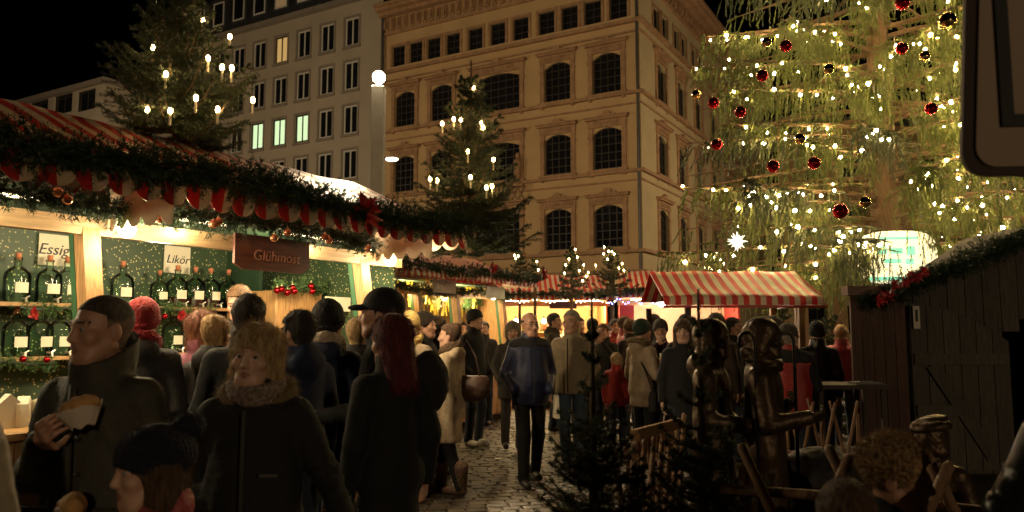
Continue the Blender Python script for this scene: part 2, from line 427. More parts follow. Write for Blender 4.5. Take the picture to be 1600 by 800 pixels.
# ---- the ochre corner building
CX, CY = xat(1007, 40), 40.0
rz_b = R(-30)
root = empty('corner_building', (CX, CY, 0), rz_b, 'ochre plastered corner building with arched windows under carved stone pediments', 'building')
ex = Vector((math.cos(rz_b), math.sin(rz_b), 0)); ey = Vector((-math.sin(rz_b), math.cos(rz_b), 0)); O = Vector((CX, CY, 0))
def lf(px, py):                                                 # left face: (u, z)
    p = on_plane(px, py, O, ey); return (p - O).dot(ex), p.z
def rf(px, py):
    p = on_plane(px, py, O, ex); return (p - O).dot(ey), p.z
PL = lambda u, z, w: Vector((u, -w, z))
PR = lambda u, z, w: Vector((w, u, z))
zl = lambda y: lf(1007, y)[1]
Z_L1, Z_L2, Z_L3, Z_L4 = zl(384), zl(258), zl(135), zl(22)     # ledges
ULEFT = lf(596, 200)[0]
ZTOP = lf(600, 18)[1]
cols = [lf(948, 112)[0], lf(871, 127)[0], lf(777, 142)[0], lf(690, 160)[0], lf(633, 172)[0]]
wd = [1.68, 1.66, 3.1, 1.6, 1.6]
rows = []                                                       # (z0, z1) of the arched windows
for (ya, yb) in ((388, 320), (265, 199), (146, 82)):
    z0 = lf(948, ya)[1] + 0.05; z1 = lf(948, yb)[1]; rows.append((z0, z1))
holesL = []; winL = []
for ci, (c, w) in enumerate(zip(cols, wd)):
    for ri, (z0, z1) in enumerate(rows):
        if ci == 4 and ri == 0: pass
        rise = 0.32 if not (ci == 2 and ri == 0) else 0.0
        holesL.append((c - w / 2, c + w / 2, z0, z1, rise)); winL.append((c - w / 2, c + w / 2, z0, z1, rise, ci))
small = [623, 650, 678, 708, 743, 778, 814, 854, 890, 926, 966]
smy = [90, 84, 77, 70, 61, 53, 44, 35, 27, 18, 12]
sz0, sz1 = lf(854, 53)[1], lf(854, 18)[1]
for px, py in zip(small, smy):
    u = lf(px, py)[0]; holesL.append((u - 0.52, u + 0.52, sz0, sz1, 0.0))
# ground floor openings behind the stalls
gh = []
for c, w in zip(cols, wd): holesL.append((c - w / 2 - .2, c + w / 2 + .2, 0.5, Z_L1 - 1.2, 0.0)); gh.append(holesL[-1])
wall_with_holes(PL, ULEFT, 0, 0, ZTOP, holesL).build('wall', PLASTER, root)
for (ua, ub, z0, z1, rise, ci) in winL:
    window(root, PL, ua, ub, z0, z1, 6 if ci == 2 else 4, 5, FRAME_D, GLASS_D, bar=0.045)
    surround(root, PL, ua, ub, z0, z1, rise)
for h in holesL[15:26]:
    window(root, PL, h[0], h[1], h[2], h[3], 2, 3, FRAME_D, GLASS_D)
    m = MB(); e = 0.16
    pbox(m, PL, h[0] - e, h[0] - .003, h[2] - .003, h[3] + .15, -.03, .06); pbox(m, PL, h[1] + .003, h[1] + e, h[2] - .003, h[3] + .15, -.03, .06); pbox(m, PL, h[0] - .003, h[1] + .003, h[3] + .003, h[3] + .15, -.03, .055)
    m.build('window_surround', SANDSTONE, root)
for h in gh: window(root, PL, h[0], h[1], h[2], h[3], 2, 1, FRAME_D, GLASS_D, bar=0.1)
RLEN = 31.0
rcol = [rf(1035, 239)[0], rf(1066, 256)[0]]; st = rcol[1] - rcol[0]
rc = [rcol[0] + st * k * 1.0 for k in range(7)]
holesR = []; winR = []
for k, c in enumerate(rc):
    for (z0, z1) in rows:
        holesR.append((c - 0.78, c + 0.78, z0, z1, 0.3)); winR.append(holesR[-1])
for k, c in enumerate(rc):
    for d in (-0.75, 0.75): holesR.append((c + d - 0.5, c + d + 0.5, sz0, sz1, 0.0))
wall_with_holes(PR, 0, RLEN, 0, ZTOP, holesR).build('wall', PLASTER_TREELIT, root)
for h in winR:
    window(root, PR, h[0], h[1], h[2], h[3], 2, 4, FRAME_D, GLASS_D); surround(root, PR, *h)
for h in holesR[len(winR):]:
    window(root, PR, h[0], h[1], h[2], h[3], 2, 3, FRAME_D, GLASS_D)
    m = MB(); e = 0.16
    pbox(m, PR, h[0] - e, h[0] - .003, h[2], h[3] + .15, -.03, .06); pbox(m, PR, h[1] + .003, h[1] + e, h[2], h[3] + .15, -.03, .06); pbox(m, PR, h[0] - .003, h[1] + .003, h[3] + .003, h[3] + .15, -.03, .055)
    m.build('window_surround', SANDSTONE, root)
def ledge(z, h, w):
    m = MB(); pbox(m, PL, ULEFT, w, z - h, z, -0.02, w); pbox(m, PR, 0.004, RLEN, z - h, z - .002, -0.02, w - .004)
    m.build('ledge', SANDSTONE if h < .3 else PLASTER, root)
for y, h, w in ((384, .17, .24), (258, .17, .22), (135, .17, .22), (22, .2, .26), (157, .09, .1), (278, .09, .1), (44, .1, .12), (416, .16, .2)):
    ledge(zl(y) - 0.15 if h > .15 else zl(y), h, w)
m = MB()                                                        # eaves cornice with carved frieze
for z0, z1, w in ((ZTOP - 1.75, ZTOP - 1.55, .16), (ZTOP - .55, ZTOP - .32, .5), (ZTOP - .318, ZTOP - .1, .85), (ZTOP - .098, ZTOP + .1, 1.0)):
    pbox(m, PL, ULEFT, w, z0, z1, -.02, w); pbox(m, PR, .004, RLEN, z0, z1 - .003, -.02, w - .004)
m.build('cornice', SANDSTONE, root)
m = MB(); n = 34
for k in range(n):
    u = ULEFT + 0.3 + (0 - ULEFT - 0.6) * k / (n - 1); pbox(m, PL, u - .17, u + .17, ZTOP - 1.45, ZTOP - .65, -.02, .1 + .05 * (k % 2)); pbox(m, PL, u - .08, u + .08, ZTOP - 1.35, ZTOP - .8, .1, .24)
n = 50
for k in range(n):
    u = 0.3 + (RLEN - 0.6) * k / (n - 1); pbox(m, PR, u - .17, u + .17, ZTOP - 1.45, ZTOP - .65, -.02, .1 + .05 * (k % 2)); pbox(m, PR, u - .08, u + .08, ZTOP - 1.35, ZTOP - .8, .1, .24)
m.build('frieze', SANDSTONE, root)
m = MB(); m.add([PL(ULEFT, ZTOP + .1, .9), PL(.9, ZTOP + .1, .9), PR(RLEN, ZTOP + .1, .9), Vector((ULEFT, RLEN, ZTOP + .1)),
                 Vector((ULEFT, 6, ZTOP + 4)), Vector((-6, 6, ZTOP + 4)), Vector((-6, RLEN, ZTOP + 4)), Vector((ULEFT, RLEN, ZTOP + 4))],
                [(0, 1, 5, 4), (1, 2, 6, 5), (4, 5, 6, 7)]); m.build('roof', ROOF_D, root)
m = MB(); m.tube([PL(-.12, .2, .13), PL(-.12, ZTOP - .6, .13)], .075, 10); m.build('downpipe', ZINC, root)
m = MB(); m.tube([PL(ULEFT + .15, .2, .2), PL(ULEFT + .15, ZTOP - .6, .2)], .1, 10); m.build('downpipe', ZINC, root)
# balustrade band below the triple window and a niche figure
u0 = cols[2] - 1.9; u1 = cols[2] + 2.0; zb = rows[1][0] - 1.3
m = MB(); pbox(m, PL, u0, u1, zb - .12, zb, -.02, .5); pbox(m, PL, u0, u1, zb + .75, zb + .88, .3, .5)
for k in range(9):
    a = u0 + (u1 - u0) * k / 9; b = u0 + (u1 - u0) * (k + 1) / 9
    m.beam(PL(a, zb, .4), PL(b, zb + .75, .4), .05, .05); m.beam(PL(b, zb, .44), PL(a, zb + .75, .44), .05, .05)
m.build('balustrade', SANDSTONE, root)
fu, fz = lf(812, 262); m = MB()
m.lathe([(.2, 0), (.24, .08), (.14, .1), (.22, .7), (.2, 1.0), (.25, 1.25), (.2, 1.42), (.08, 1.5), (.12, 1.58), (.13, 1.7), (.07, 1.83)], 12, PL(fu, fz - 1.0, .25))
m.build('facade_figure', SANDSTONE, root, smooth=True)

# ---- pale house to its left
OW = O + ex * ULEFT
rootw = empty('pale_house', tuple(OW), rz_b, 'pale plastered house with paired casement windows and a dark mansard roof with dormers', 'building')
def wf(px, py):
    p = on_plane(px, py, OW, ey); return (p - OW).dot(ex), p.z
cpx = [(548, 150), (509, 160), (470, 172), (434, 179), (402, 190)]
cu_ = [wf(a, b)[0] for a, b in cpx]; stp = (cu_[-1] - cu_[0]) / 4
cu_ = [cu_[0] + stp * k for k in range(9)]
zc = [wf(555, 48)[1], wf(550, 115)[1], wf(545, 186)[1], wf(542, 257)[1]]; zst = (zc[0] - zc[3]) / 3
zc = [zc[3] + zst * k for k in (-1, 0, 1, 2, 3)]
WLEN = 25.0; ZW = zc[-1] + 2.0
hw = 0.62; hh = 0.98
holes = [(u - hw, u + hw, z - hh, z + hh, 0) for u in cu_ if u > -WLEN + 1 for z in zc]
wall_with_holes(PL, -WLEN, -0.006, 0, ZW, holes, .22).build('wall', PLASTER_W, rootw)
m = MB(); m.add([Vector((-WLEN, 0, 0)), Vector((-WLEN, 14, 0)), Vector((-WLEN, 14, ZW)), Vector((-WLEN, 0, ZW))], [(0, 3, 2, 1)]); m.build('wall', PLASTER_W, rootw)
nz_ = len(zc)
for i, h in enumerate(holes):
    c, r = divmod(i, nz_)
    gm = GLASS_LG if (c, r) in ((2, 2), (3, 2), (4, 2)) else GLASS_LW if (c, r) in ((3, 4),) else GLASS_D
    window(rootw, PL, h[0] + .02, h[1] - .02, h[2] + .02, h[3] - .02, 2, 1, FRAME_W if gm is GLASS_D else FRAME_D, gm, depth=.14, bar=.1, edge=.09)
    m = MB(); pbox(m, PL, h[0] - .14, h[0] - .003, h[2], h[3] + .14, -.01, .03); pbox(m, PL, h[1] + .003, h[1] + .14, h[2], h[3] + .14, -.01, .03); pbox(m, PL, h[0] - .003, h[1] + .003, h[3] + .003, h[3] + .14, -.01, .03)
    m.build('window_surround', STONE_W, rootw)
    m = MB(); pbox(m, PL, h[0] - .16, h[1] + .16, h[2] - .2, h[2] - .003, -.01, .1); m.build('sill', STONE_W, rootw)
m = MB(); pbox(m, PL, -WLEN, -.01, ZW + .003, ZW + .3, -.05, .45); m.build('cornice', STONE_W, rootw)
m = MB(); m.add([PL(-WLEN, ZW + .3, .3), PL(-.01, ZW + .3, .3), PL(-.01, ZW + 4.6, -1.6), PL(-WLEN, ZW + 4.6, -1.6), PL(-WLEN, ZW + 6, -8), PL(-.01, ZW + 6, -8)], [(0, 1, 2, 3), (3, 2, 5, 4)])
m.build('roof', ROOF_D, rootw)
for u in cu_:
    if u < -WLEN + 1: continue
    m = MB(); z0 = ZW + .9; z1 = ZW + 3.0
    pbox(m, PL, u - .8, u + .8, z0, z1, -1.6, .12); pbox(m, PL, u - .9, u + .9, z1 + .003, z1 + .16, -1.6, .25)
    d = m.build('dormer', ROOF_D, rootw)
    lit = abs(u - cu_[2]) < .1 or abs(u - cu_[3]) < .1
    m = MB(); pbox(m, PL, u - .6, u - .5, z0 + .15, z1 - .1, .12, .17); pbox(m, PL, u + .5, u + .6, z0 + .15, z1 - .1, .12, .17); pbox(m, PL, u - .5, u + .5, z0 + .15, z0 + .25, .12, .17); pbox(m, PL, u - .5, u + .5, z1 - .2, z1 - .1, .12, .17)
    w = m.build('window', FRAME_W, d)
    m = MB(); m.add([PL(u - .5, z0 + .25, .13), PL(u + .5, z0 + .25, .13), PL(u + .5, z1 - .2, .13), PL(u - .5, z1 - .2, .13)], [(0, 1, 2, 3)]); m.build('pane', emit('glass_dim', (1, .6, .25), .12, (.2, .15, .1)) if lit else GLASS_D, d)

# ---- low flat-roofed house at the far left
pa = at(165, 130, 52); pb = at(330, 150, 60)
rooth = empty('flat_roofed_house', (pa.x, pa.y, 0), R(-30), 'flat roofed pale house glimpsed behind the striped stall roof', 'building')
HH = pa.z; ph = Vector((pa.x, pa.y, 0))
def hf(px, py):
    p = on_plane(px, py, ph, ey); return (p - ph).dot(ex), p.z
hol = []
for (px, py, w, h) in ((134, 163, 30, 26), (98, 168, 30, 26), (60, 178, 30, 26)):
    a = hf(px - w / 2, py + h / 2); b = hf(px + w / 2, py - h / 2); hol.append((a[0], b[0], a[1], a[1] + 1.5, 0))
wall_with_holes(PL, -18, 0, 0, HH, hol, .25).build('wall', PLASTER_W, rooth)
for h in hol: window(rooth, PL, h[0], h[1], h[2], h[3], 2, 1, FRAME_D, GLASS_D)
m = MB(); m.add([Vector((0, 0, 0)), Vector((0, 10, 0)), Vector((0, 10, HH)), Vector((0, 0, HH))], [(0, 1, 2, 3)]); m.build('wall', PLASTER_W, rooth)
m = MB(); pbox(m, PL, -18, .3, HH + .003, HH + .35, -10, .35); m.build('roof', STONE_W, rooth)

# ---- far building across the square behind the big tree
rootf = empty('far_building', (22.5, 64, 0), R(4), 'brownish orange plastered building standing far behind the big lit tree', 'building')
hol = [(2.2 + k * 3.4, 3.9 + k * 3.4, z, z + 2.4, 0) for k in range(11) for z in (1.2, 5.4, 9.6, 13.8)]
wall_with_holes(PL, 0, 42, 0, 19, hol, .25).build('wall', PLASTER_O, rootf)
for h in hol: window(rootf, PL, h[0], h[1], h[2], h[3], 2, 2, FRAME_D, GLASS_D)
m = MB()
for z in (4.6, 8.8, 13.0): pbox(m, PL, 0, 42, z, z + .18, -.02, .18)
m.build('ledge', SANDSTONE, rootf)
m = MB(); pbox(m, PL, -.3, 42.3, 19.003, 19.5, -10, .6); m.build('roof', ROOF_D, rootf)
# ================================================================== street lamps
LAMP_M = mat('lamp_column', (0.55, 0.55, 0.52), rough=0.45, metal=0.2, var=0.06)
LAMP_HEAD = emit('lamp_head_glow', (1.0, 0.86, 0.66), 60.0)
WARM = (1.0, 0.70, 0.38)
def street_lamp(x, y, z, power, label):
    lp = empty('street_lamp', (x, y, 0), 0, label, 'street lamp', 'square street lamp columns')
    m = MB(); m.bx(-.17, .17, -.17, .17, 0.3, z - .25); m.build('column', LAMP_M, lp, bevel=.015)
    m = MB(); m.bx(-.24, .24, -.24, .24, 0, .3); m.build('base', LAMP_M, lp, bevel=.02)
    m = MB(); m.sphere((0, 0, z + .02), .17, 16, 10); m.build('lamp_head', LAMP_HEAD, lp, smooth=True)
    m = MB(); m.tube([(0, 0, z - .25), (0, 0, z - .14)], .07, 10); m.build('neck', LAMP_M, lp)
    add_light(lp, (0, 0, z + .46), power, (1.0, 0.74, 0.43), .25)
p = at(592, 122, 20)
street_lamp(p.x, p.y, p.z, 3700, 'tall pale square street lamp column with a glaring head behind the striped roofs')
street_lamp(-27, 33, p.z, 3900, 'added unseen street lamp column lighting the facades from the left')  # added out of view to spread softer light over the facades
street_lamp(19.5, 36, p.z, 2600, 'added street lamp column hidden behind the big lit tree, lighting the facades')  # added where the tree hides it, brightens the corner building's side face
street_lamp(16, -34, p.z, 5600, 'added unseen street lamp column behind the camera giving soft front light')  # added behind the camera as dim front fill on the people
p = at(610, 249, 24)
l2 = empty('spot_lamp', (p.x, p.y, 0), 0, 'small oval street light on a slim mast beside the tall lamp column', 'street lamp')
m = MB(); m.tube([(-.25, .1, 0), (-.25, .1, p.z), (-.1, .02, p.z + .06)], .04, 8); m.build('mast', ZINC, l2)
m = MB(); m.sphere((0.05, 0, p.z), (.2, .1, .06), 14, 8); m.build('lamp_head', emit('lamp_head_small', (1, .9, .75), 14.0), l2, smooth=True)
# ================================================================== market materials
CANVAS = stripes('canvas_stripes', 0.172)
CANVAS_F = stripes('canvas_stripes_fine', 0.115)
CANVAS_B = stripes('canvas_stripes_bright', 0.142, red=(0.70, 0.022, 0.016), cream=(0.80, 0.66, 0.44), rough=0.5, trans=0.15)
CANVAS_C = mat('canvas_cream', (0.62, 0.48, 0.34), rough=0.6, var=0.12, scale=4)
PINE = wood('pine_board', (0.52, 0.30, 0.12), stretch=(12, 1, 1))
PINE_V = wood('pine_post', (0.50, 0.28, 0.11), stretch=(1, 1, 12))
PINE_L = wood('pine_pale', (0.62, 0.43, 0.22), stretch=(12, 1, 1), dark=0.75)
GREENP = mat('green_paint', (0.035, 0.11, 0.045), rough=0.45, var=0.15)
BROWNP = wood('brown_stain', (0.16, 0.052, 0.026), stretch=(12, 1, 1))
DARKW = wood('dark_wood', (0.055, 0.034, 0.022), stretch=(1, 1, 12), rough=0.7)
GREYW = wood('grey_wood', (0.10, 0.082, 0.062), stretch=(1, 1, 12), rough=0.75)
LOGW = wood('log_wood', (0.24, 0.13, 0.066), stretch=(1, 1, 12), rough=0.7, scale=8)
PAPER = mat('paper_card', (0.72, 0.66, 0.5), rough=0.8, var=0.04)
INK = mat('ink', (0.03, 0.03, 0.03), rough=0.6)
INK_P = mat('chalk_paint', (0.50, 0.26, 0.18), rough=0.7, var=0.5, scale=20)
FIR = leaf_mat('fir_garland', (0.008, 0.022, 0.009), (0.03, 0.065, 0.022), trans=0.08)
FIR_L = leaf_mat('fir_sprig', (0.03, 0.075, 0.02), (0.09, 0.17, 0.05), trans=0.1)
FIR_D = leaf_mat('fir_tree', (0.018, 0.032, 0.014), (0.055, 0.075, 0.030), trans=0.1)
WEEP = leaf_mat('weeping_needles', (0.03, 0.048, 0.010), (0.15, 0.180, 0.040), trans=0.3, scale=5)
WEEP_D = leaf_mat('weeping_needles_dark', (0.016, 0.026, 0.008), (0.05, 0.065, 0.02), trans=0.15, scale=1.2)
BARK = mat('bark', (0.12, 0.075, 0.04), rough=0.9, var=0.35, scale=12, bump=0.6, bscale=30, stretch=(3, 3, 0.6))
BULB = emit('bulb_warm', (1.0, 0.67, 0.28), 270.0)
BULB_W = emit('bulb_white', (1.0, 0.88, 0.62), 10.0)
BULB_B = emit('bulb_blue', (0.12, 0.16, 1.0), 14.0)
CANDLE = emit('candle_glow', (1.0, 0.62, 0.24), 70.0)
LAMPW = emit('stall_lamp_glow', (1.0, 0.82, 0.52), 40.0)
WAX = mat('candle_wax', (0.75, 0.68, 0.5), rough=0.5, var=0.05)
REDB = mat('bauble_red', (0.40, 0.008, 0.012), rough=0.12, metal=0.85, var=0.1)
GOLDB = mat('bauble_gold', (0.55, 0.38, 0.16), rough=0.1, metal=1.0, var=0.1)
COPB = mat('bauble_copper', (0.42, 0.20, 0.11), rough=0.25, metal=0.7, var=0.2)
REDF = mat('red_ribbon', (0.36, 0.02, 0.02), rough=0.5, var=0.3)
CAPM = mat('bauble_cap', (0.6, 0.5, 0.3), rough=0.3, metal=1.0)
WIRE = mat('wire', (0.02, 0.03, 0.02), rough=0.6)

def wallpaper(name, base, dot):
    m, nt, b = _new(name); L = nt.links.new
    tc = nt.nodes.new('ShaderNodeTexCoord'); vo = nt.nodes.new('ShaderNodeTexVoronoi'); vo.inputs['Scale'].default_value = 34
    L(tc.outputs['Object'], vo.inputs['Vector'])
    lt = nt.nodes.new('ShaderNodeMath'); lt.operation = 'LESS_THAN'; lt.inputs[1].default_value = 0.23; L(vo.outputs['Distance'], lt.inputs[0])
    mx = nt.nodes.new('ShaderNodeMixRGB'); mx.inputs[1].default_value = (*base, 1); mx.inputs[2].default_value = (*dot, 1); L(lt.outputs[0], mx.inputs[0])
    L(mx.outputs[0], b.inputs['Base Color']); b.inputs['Roughness'].default_value = 0.5
    MATS[name] = m; return m
WALLP = wallpaper('green_wallpaper', (0.030, 0.058, 0.026), (0.50, 0.45, 0.2))
WALLG = mat('green_wall', (0.02, 0.05, 0.025), rough=0.5)
WARMW = mat('warm_panel', (0.62, 0.40, 0.16), rough=0.6, var=0.12, scale=2)
CREAMW = mat('cream_panel', (0.72, 0.52, 0.36), rough=0.6, var=0.1, scale=2)
REDW = mat('red_panel', (0.42, 0.03, 0.025), rough=0.5)

# ================================================================== needles
def needle_tris(B, D, L, W):
    n = len(B); rnd = rng.normal(size=(n, 3)); S = np.cross(D, rnd); S /= (np.linalg.norm(S, axis=1, keepdims=True) + 1e-9)
    w = (W * 0.5)[:, None]
    V = np.empty((n, 3, 3), np.float32)
    V[:, 0] = B - S * w; V[:, 1] = B + S * w; V[:, 2] = B + D * L[:, None]
    return V.reshape(-1, 3)
def unit(a): return a / (np.linalg.norm(a, axis=-1, keepdims=True) + 1e-9)
def needles_on(A, Bp, n_per, nlen, nwid, spread=0.75):
    """A,Bp (k,3) twig segments; n_per needles each"""
    k = len(A); t = rng.random((k, n_per, 1)); P = A[:, None] * (1 - t) + Bp[:, None] * t
    T = unit(Bp - A)[:, None]; rad = rng.normal(size=(k, n_per, 3)); rad -= (rad * T).sum(-1, keepdims=True) * T; rad = unit(rad)
    D = unit(T * (1 - spread * 0.45) + rad * spread)
    N = k * n_per
    return needle_tris(P.reshape(N, 3), D.reshape(N, 3), nlen * rng.uniform(0.7, 1.15, N), np.full(N, nwid) * rng.uniform(0.8, 1.2, N))
def tri_mesh(name, V, material):
    me = np_mesh(name, V, np.arange(len(V)).reshape(-1, 3)); me.materials.append(material); return me
def path_sample(pts, n):
    pts = np.array([tuple(p) for p in pts], float); seg = np.linalg.norm(np.diff(pts, axis=0), axis=1); cs = np.concatenate([[0], np.cumsum(seg)])
    t = np.sort(rng.random(n)) * cs[-1]; i = np.clip(np.searchsorted(cs, t) - 1, 0, len(seg) - 1)
    f = ((t - cs[i]) / seg[i])[:, None]
    return pts[i] * (1 - f) + pts[i + 1] * f, unit(pts[i + 1] - pts[i]), cs[-1]
def garland(name, pts, radius, per_m, material, label, parent=None, nlen=0.04, nwid=0.005, n_per=18, group=None, lump=0.25):
    _, _, Ltot = path_sample(pts, 4); n = int(Ltot * per_m)
    P, T, _ = path_sample(pts, n)
    rad = rng.normal(size=(n, 3)); rad = unit(rad)
    rl = radius * rng.uniform(0.55, 1.1, n) * (1 + lump * np.sin(P[:, 0] * 7.1 + P[:, 1] * 5.3) + lump * 0.6 * np.sin(P[:, 0] * 17 + P[:, 1] * 13))
    A = P + rad * (rl * 0.25)[:, None]; E = P + unit(rad + T * rng.normal(0, .5, (n, 1))) * rl[:, None]
    V = needles_on(A, E, n_per, nlen, nwid)
    root = empty(name, tuple(P[n // 2]), 0, label, 'garland', group) if parent is None else parent
    off = np.array(root.location) if parent is None else 0
    o = link_mesh('needles', tri_mesh('needles', V - off, material), None, root)
    m = MB(); m.tube([Vector(p) - Vector(root.location) if parent is None else Vector(p) for p in pts], 0.012, 5); m.build('core', WIRE, root)
    return root
def bauble(p, r, material, label, group=None, parent=None, cat='bauble'):
    m = MB(); m.sphere((0, 0, 0), r, 18, 12)
    c = MB(); c.lathe([(r * .26, r * .93), (r * .26, r * 1.13), (r * .1, r * 1.16)], 8); c.tube([(0, 0, r * 1.1), (0, 0, r * 1.75)], r * .03, 4)
    if parent is None:
        root = empty('bauble', p, 0, label, cat, group)
        m.build('ball', material, root, smooth=True); c.build('cap', CAPM, root)
    else:
        root = m.build('bauble', material, parent, smooth=True, loc=p)
    return root
def bow(p, s, label, parent=None, rz=0.0, group=None):
    """poinsettia-like ribbon flower"""
    rr = random.Random(int(p[0] * 1000) + int(p[1] * 77)); m = MB()
    for k in range(16):
        d = Vector((rr.gauss(0, 1), rr.gauss(-.8, .6), rr.gauss(0, 1))).normalized(); L = s * rr.uniform(.6, 1.1)
        side = d.orthogonal().normalized() * L * .26; q = Matrix.Rotation(rr.uniform(0, 6.28), 3, d) @ side
        n = q.cross(d).normalized() * L * .12
        m.add([d * L * .08, d * L * .5 + q + n, d * L, d * L * .5 - q + n, d * L * .5 - n * .3], [(0, 1, 4), (1, 2, 4), (2, 3, 4), (3, 0, 4)])
    m.sphere((0, -s * .1, 0), s * .14, 8, 6)
    o = m.build('ribbon_flower', REDF, parent, loc=p, rot=(0, 0, rz))
    if parent is None: tag(o, label, 'ribbon', group)
    return o
def bulbs_on(parent, P, r, material, name='bulb'):
    m = MB(); m.sphere((0, 0, 0), r, 8, 6); me = m.mesh(name, True, [material])
    for p in P: link_mesh(name, me, None, parent, tuple(p))

# ================================================================== stalls
def canvas_sheet(x0, x1, pts, nx=60, sag=0.02, seed=0):
    """sheet between x0..x1 following profile pts [(y,z)...] with slack between rafters"""
    prof = []
    for i in range(len(pts) - 1):
        for k in range(8):
            t = k / 8; prof.append((pts[i][0] * (1 - t) + pts[i + 1][0] * t, pts[i][1] * (1 - t) + pts[i + 1][1] * t, i + t))
    prof.append((*pts[-1], len(pts) - 1))
    V = []; ny = len(prof)
    for a in range(nx + 1):
        x = x0 + (x1 - x0) * a / nx
        for (y, z, t) in prof:
            s = math.sin(math.pi * (t % 1.0)); w = noise.noise(Vector((x * 2.2, y * 3.1 + seed, z * 2))) * sag
            V.append((x, y, z - s * sag * (0.6 + 0.8 * math.sin(x * 5 + seed) ** 2) + w))
    Fq = [(a * ny + b, (a + 1) * ny + b, (a + 1) * ny + b + 1, a * ny + b + 1) for a in range(nx) for b in range(ny - 1)]
    return np_mesh('canvas', V, Fq, smooth=True)
def valance_mesh(x0, x1, y, z, drop, period, axis=0, bow_=0.012):
    """scalloped strip hanging from z; axis 0 along x at y, axis 1 along y at x=y"""
    n = max(8, int((x1 - x0) / period * 10)); V = []; Fq = []
    for i in range(n + 1):
        u = x0 + (x1 - x0) * i / n; ph = (u / period) % 1.0
        d = drop * (0.62 + 0.38 * math.sqrt(max(0, 1 - (2 * ph - 1) ** 2)))
        for k in range(4):
            t = k / 3; off = bow_ * math.sin(u * 9.0 + t * 2) + 0.03 * t * math.sin(u * 3.7)
            V.append((u, y + off, z - d * t) if axis == 0 else (y + off, u, z - d * t))
    for i in range(n):
        for k in range(3):
            a = i * 4 + k; Fq.append((a, a + 4, a + 5, a + 1))
    return np_mesh('valance', V, Fq, smooth=True)
def add_sheet(name, me, material, parent, thick=0.004):
    me.materials.append(material); o = link_mesh(name, me, None, parent)
    md = o.modifiers.new('thickness', 'SOLIDIFY'); md.thickness = thick; return o
def stall(name, loc, rz, label, x0, x1, eave, ridge, backy, canvas, wallm, ctop=1.02, lint=2.2, floor_z=0.12, valance=0.2, period=0.172, end_l=True, end_r=True, fronty=0.0, back_eave=None, lint_mat=None, sidem=None):
    root = empty(name, loc, rz, label, 'stall', 'wooden market stalls with striped canvas roofs')
    ey_, ez = eave; ry, rz_ = ridge
    add_sheet('roof_canvas', canvas_sheet(x0, x1, [(ey_, ez), (ry, rz_), (backy + .15, ez)], int((x1 - x0) * 14), .025, x0), canvas, root)
    add_sheet('front_valance', valance_mesh(x0, x1, ey_ - .012, ez, valance, period), canvas, root)
    for on, x in ((end_l, x0), (end_r, x1)):
        if on:
            m = MB(); m.add([(x, ey_, ez - .02), (x, backy + .15, ez - .02), (x, ry, rz_ - .01)], [(0, 1, 2)]); m.build('gable_canvas', canvas, root)
            add_sheet('end_valance', valance_mesh(ey_, backy + .1, x, ez, valance, period, 1), CANVAS_C, root)
    # frame
    m = MB()
    for x in (x0 + .04, x1 - .04):
        m.beam((x, ey_ + .02, ez - .05), (x, ry, rz_ - .05), .05, .06); m.beam((x, ry, rz_ - .05), (x, backy, ez - .05), .05, .06)
    m.beam((x0, ey_ + .03, ez - .04), (x1, ey_ + .03, ez - .04), .05, .05); m.beam((x0, ry, rz_ - .06), (x1, ry, rz_ - .06), .06, .06)
    m.build('roof_frame', PINE, root)
    # walls
    m = MB(); m.bx(x0 + .06, x1 - .06, backy, backy + .05, floor_z, lint + .22); m.build('back_wall', wallm, root)
    for x in (x0 + .06, x1 - .1):
        m = MB(); m.add([(x, fronty - .12, floor_z), (x, backy, floor_z), (x, backy, lint + .22), (x, fronty + .05, lint + .22), (x + .04, fronty - .12, floor_z), (x + .04, backy, floor_z), (x + .04, backy, lint + .22), (x + .04, fronty + .05, lint + .22)],
                        [(0, 3, 2, 1), (4, 5, 6, 7), (0, 4, 7, 3), (0, 1, 5, 4), (1, 2, 6, 5), (3, 7, 6, 2)]); m.build('side_wall', sidem or wallm, root)
    m = MB(); m.bx(x0 + .06, x1 - .06, fronty + .06, backy, lint + .223, lint + .26); m.build('ceiling', WALLG, root)
    m = MB(); m.bx(x0 + .02, x1 - .02, fronty - .03, fronty + .02, lint, lint + .11); m.build('lintel', lint_mat or PINE_L, root)
    m = MB(); m.bx(x0 + .06, x1 - .06, fronty - .1, backy, .02, floor_z); m.build('floor', DARKW, root)
    # counter of upright planks
    nx = int((x1 - x0) / .16); w = (x1 - x0 - .12) / nx
    pm = MB(); pm.bx(-w / 2 + .004, w / 2 - .004, -.012, .012, .14, ctop - .05); pme = pm.mesh('plank', False, [PINE_V])
    ct = MB(); ct.bx(x0 + .05, x1 - .05, fronty - .32, fronty + .28, ctop - .045, ctop); ct.build('counter_top', PINE, root, bevel=.006)
    cb = MB(); cb.bx(x0 + .07, x1 - .07, fronty - .17, fronty - .14, .12, ctop - .05); cbo = cb.build('counter_front', PINE, root)
    for k in range(nx): link_mesh('plank', pme, None, cbo, (x0 + .06 + w * (k + .5), fronty - .19, 0))
    return root
def slant_post(root, x, zt, lean=0.22, w=0.11, fronty=0.0, m1=None, ztop=None):
    """post leaning back at the top, green edge board"""
    a = (x, fronty - .2, 1.0); b = (x, fronty + lean - .2, zt)
    m = MB(); m.beam((x + .0, a[1], 0.1), (x + .0, a[1], a[2]), w, .1, (0, 1, 0)); m.beam(a, b, w, .1, (0, 1, 0)); m.build('post', m1 or PINE_V, root)
    m = MB(); m.beam((x, a[1] + .078, a[2]), (x, b[1] + .078, b[2]), w + .006, .05, (0, 1, 0)); m.build('edge_board', GREENP, root)
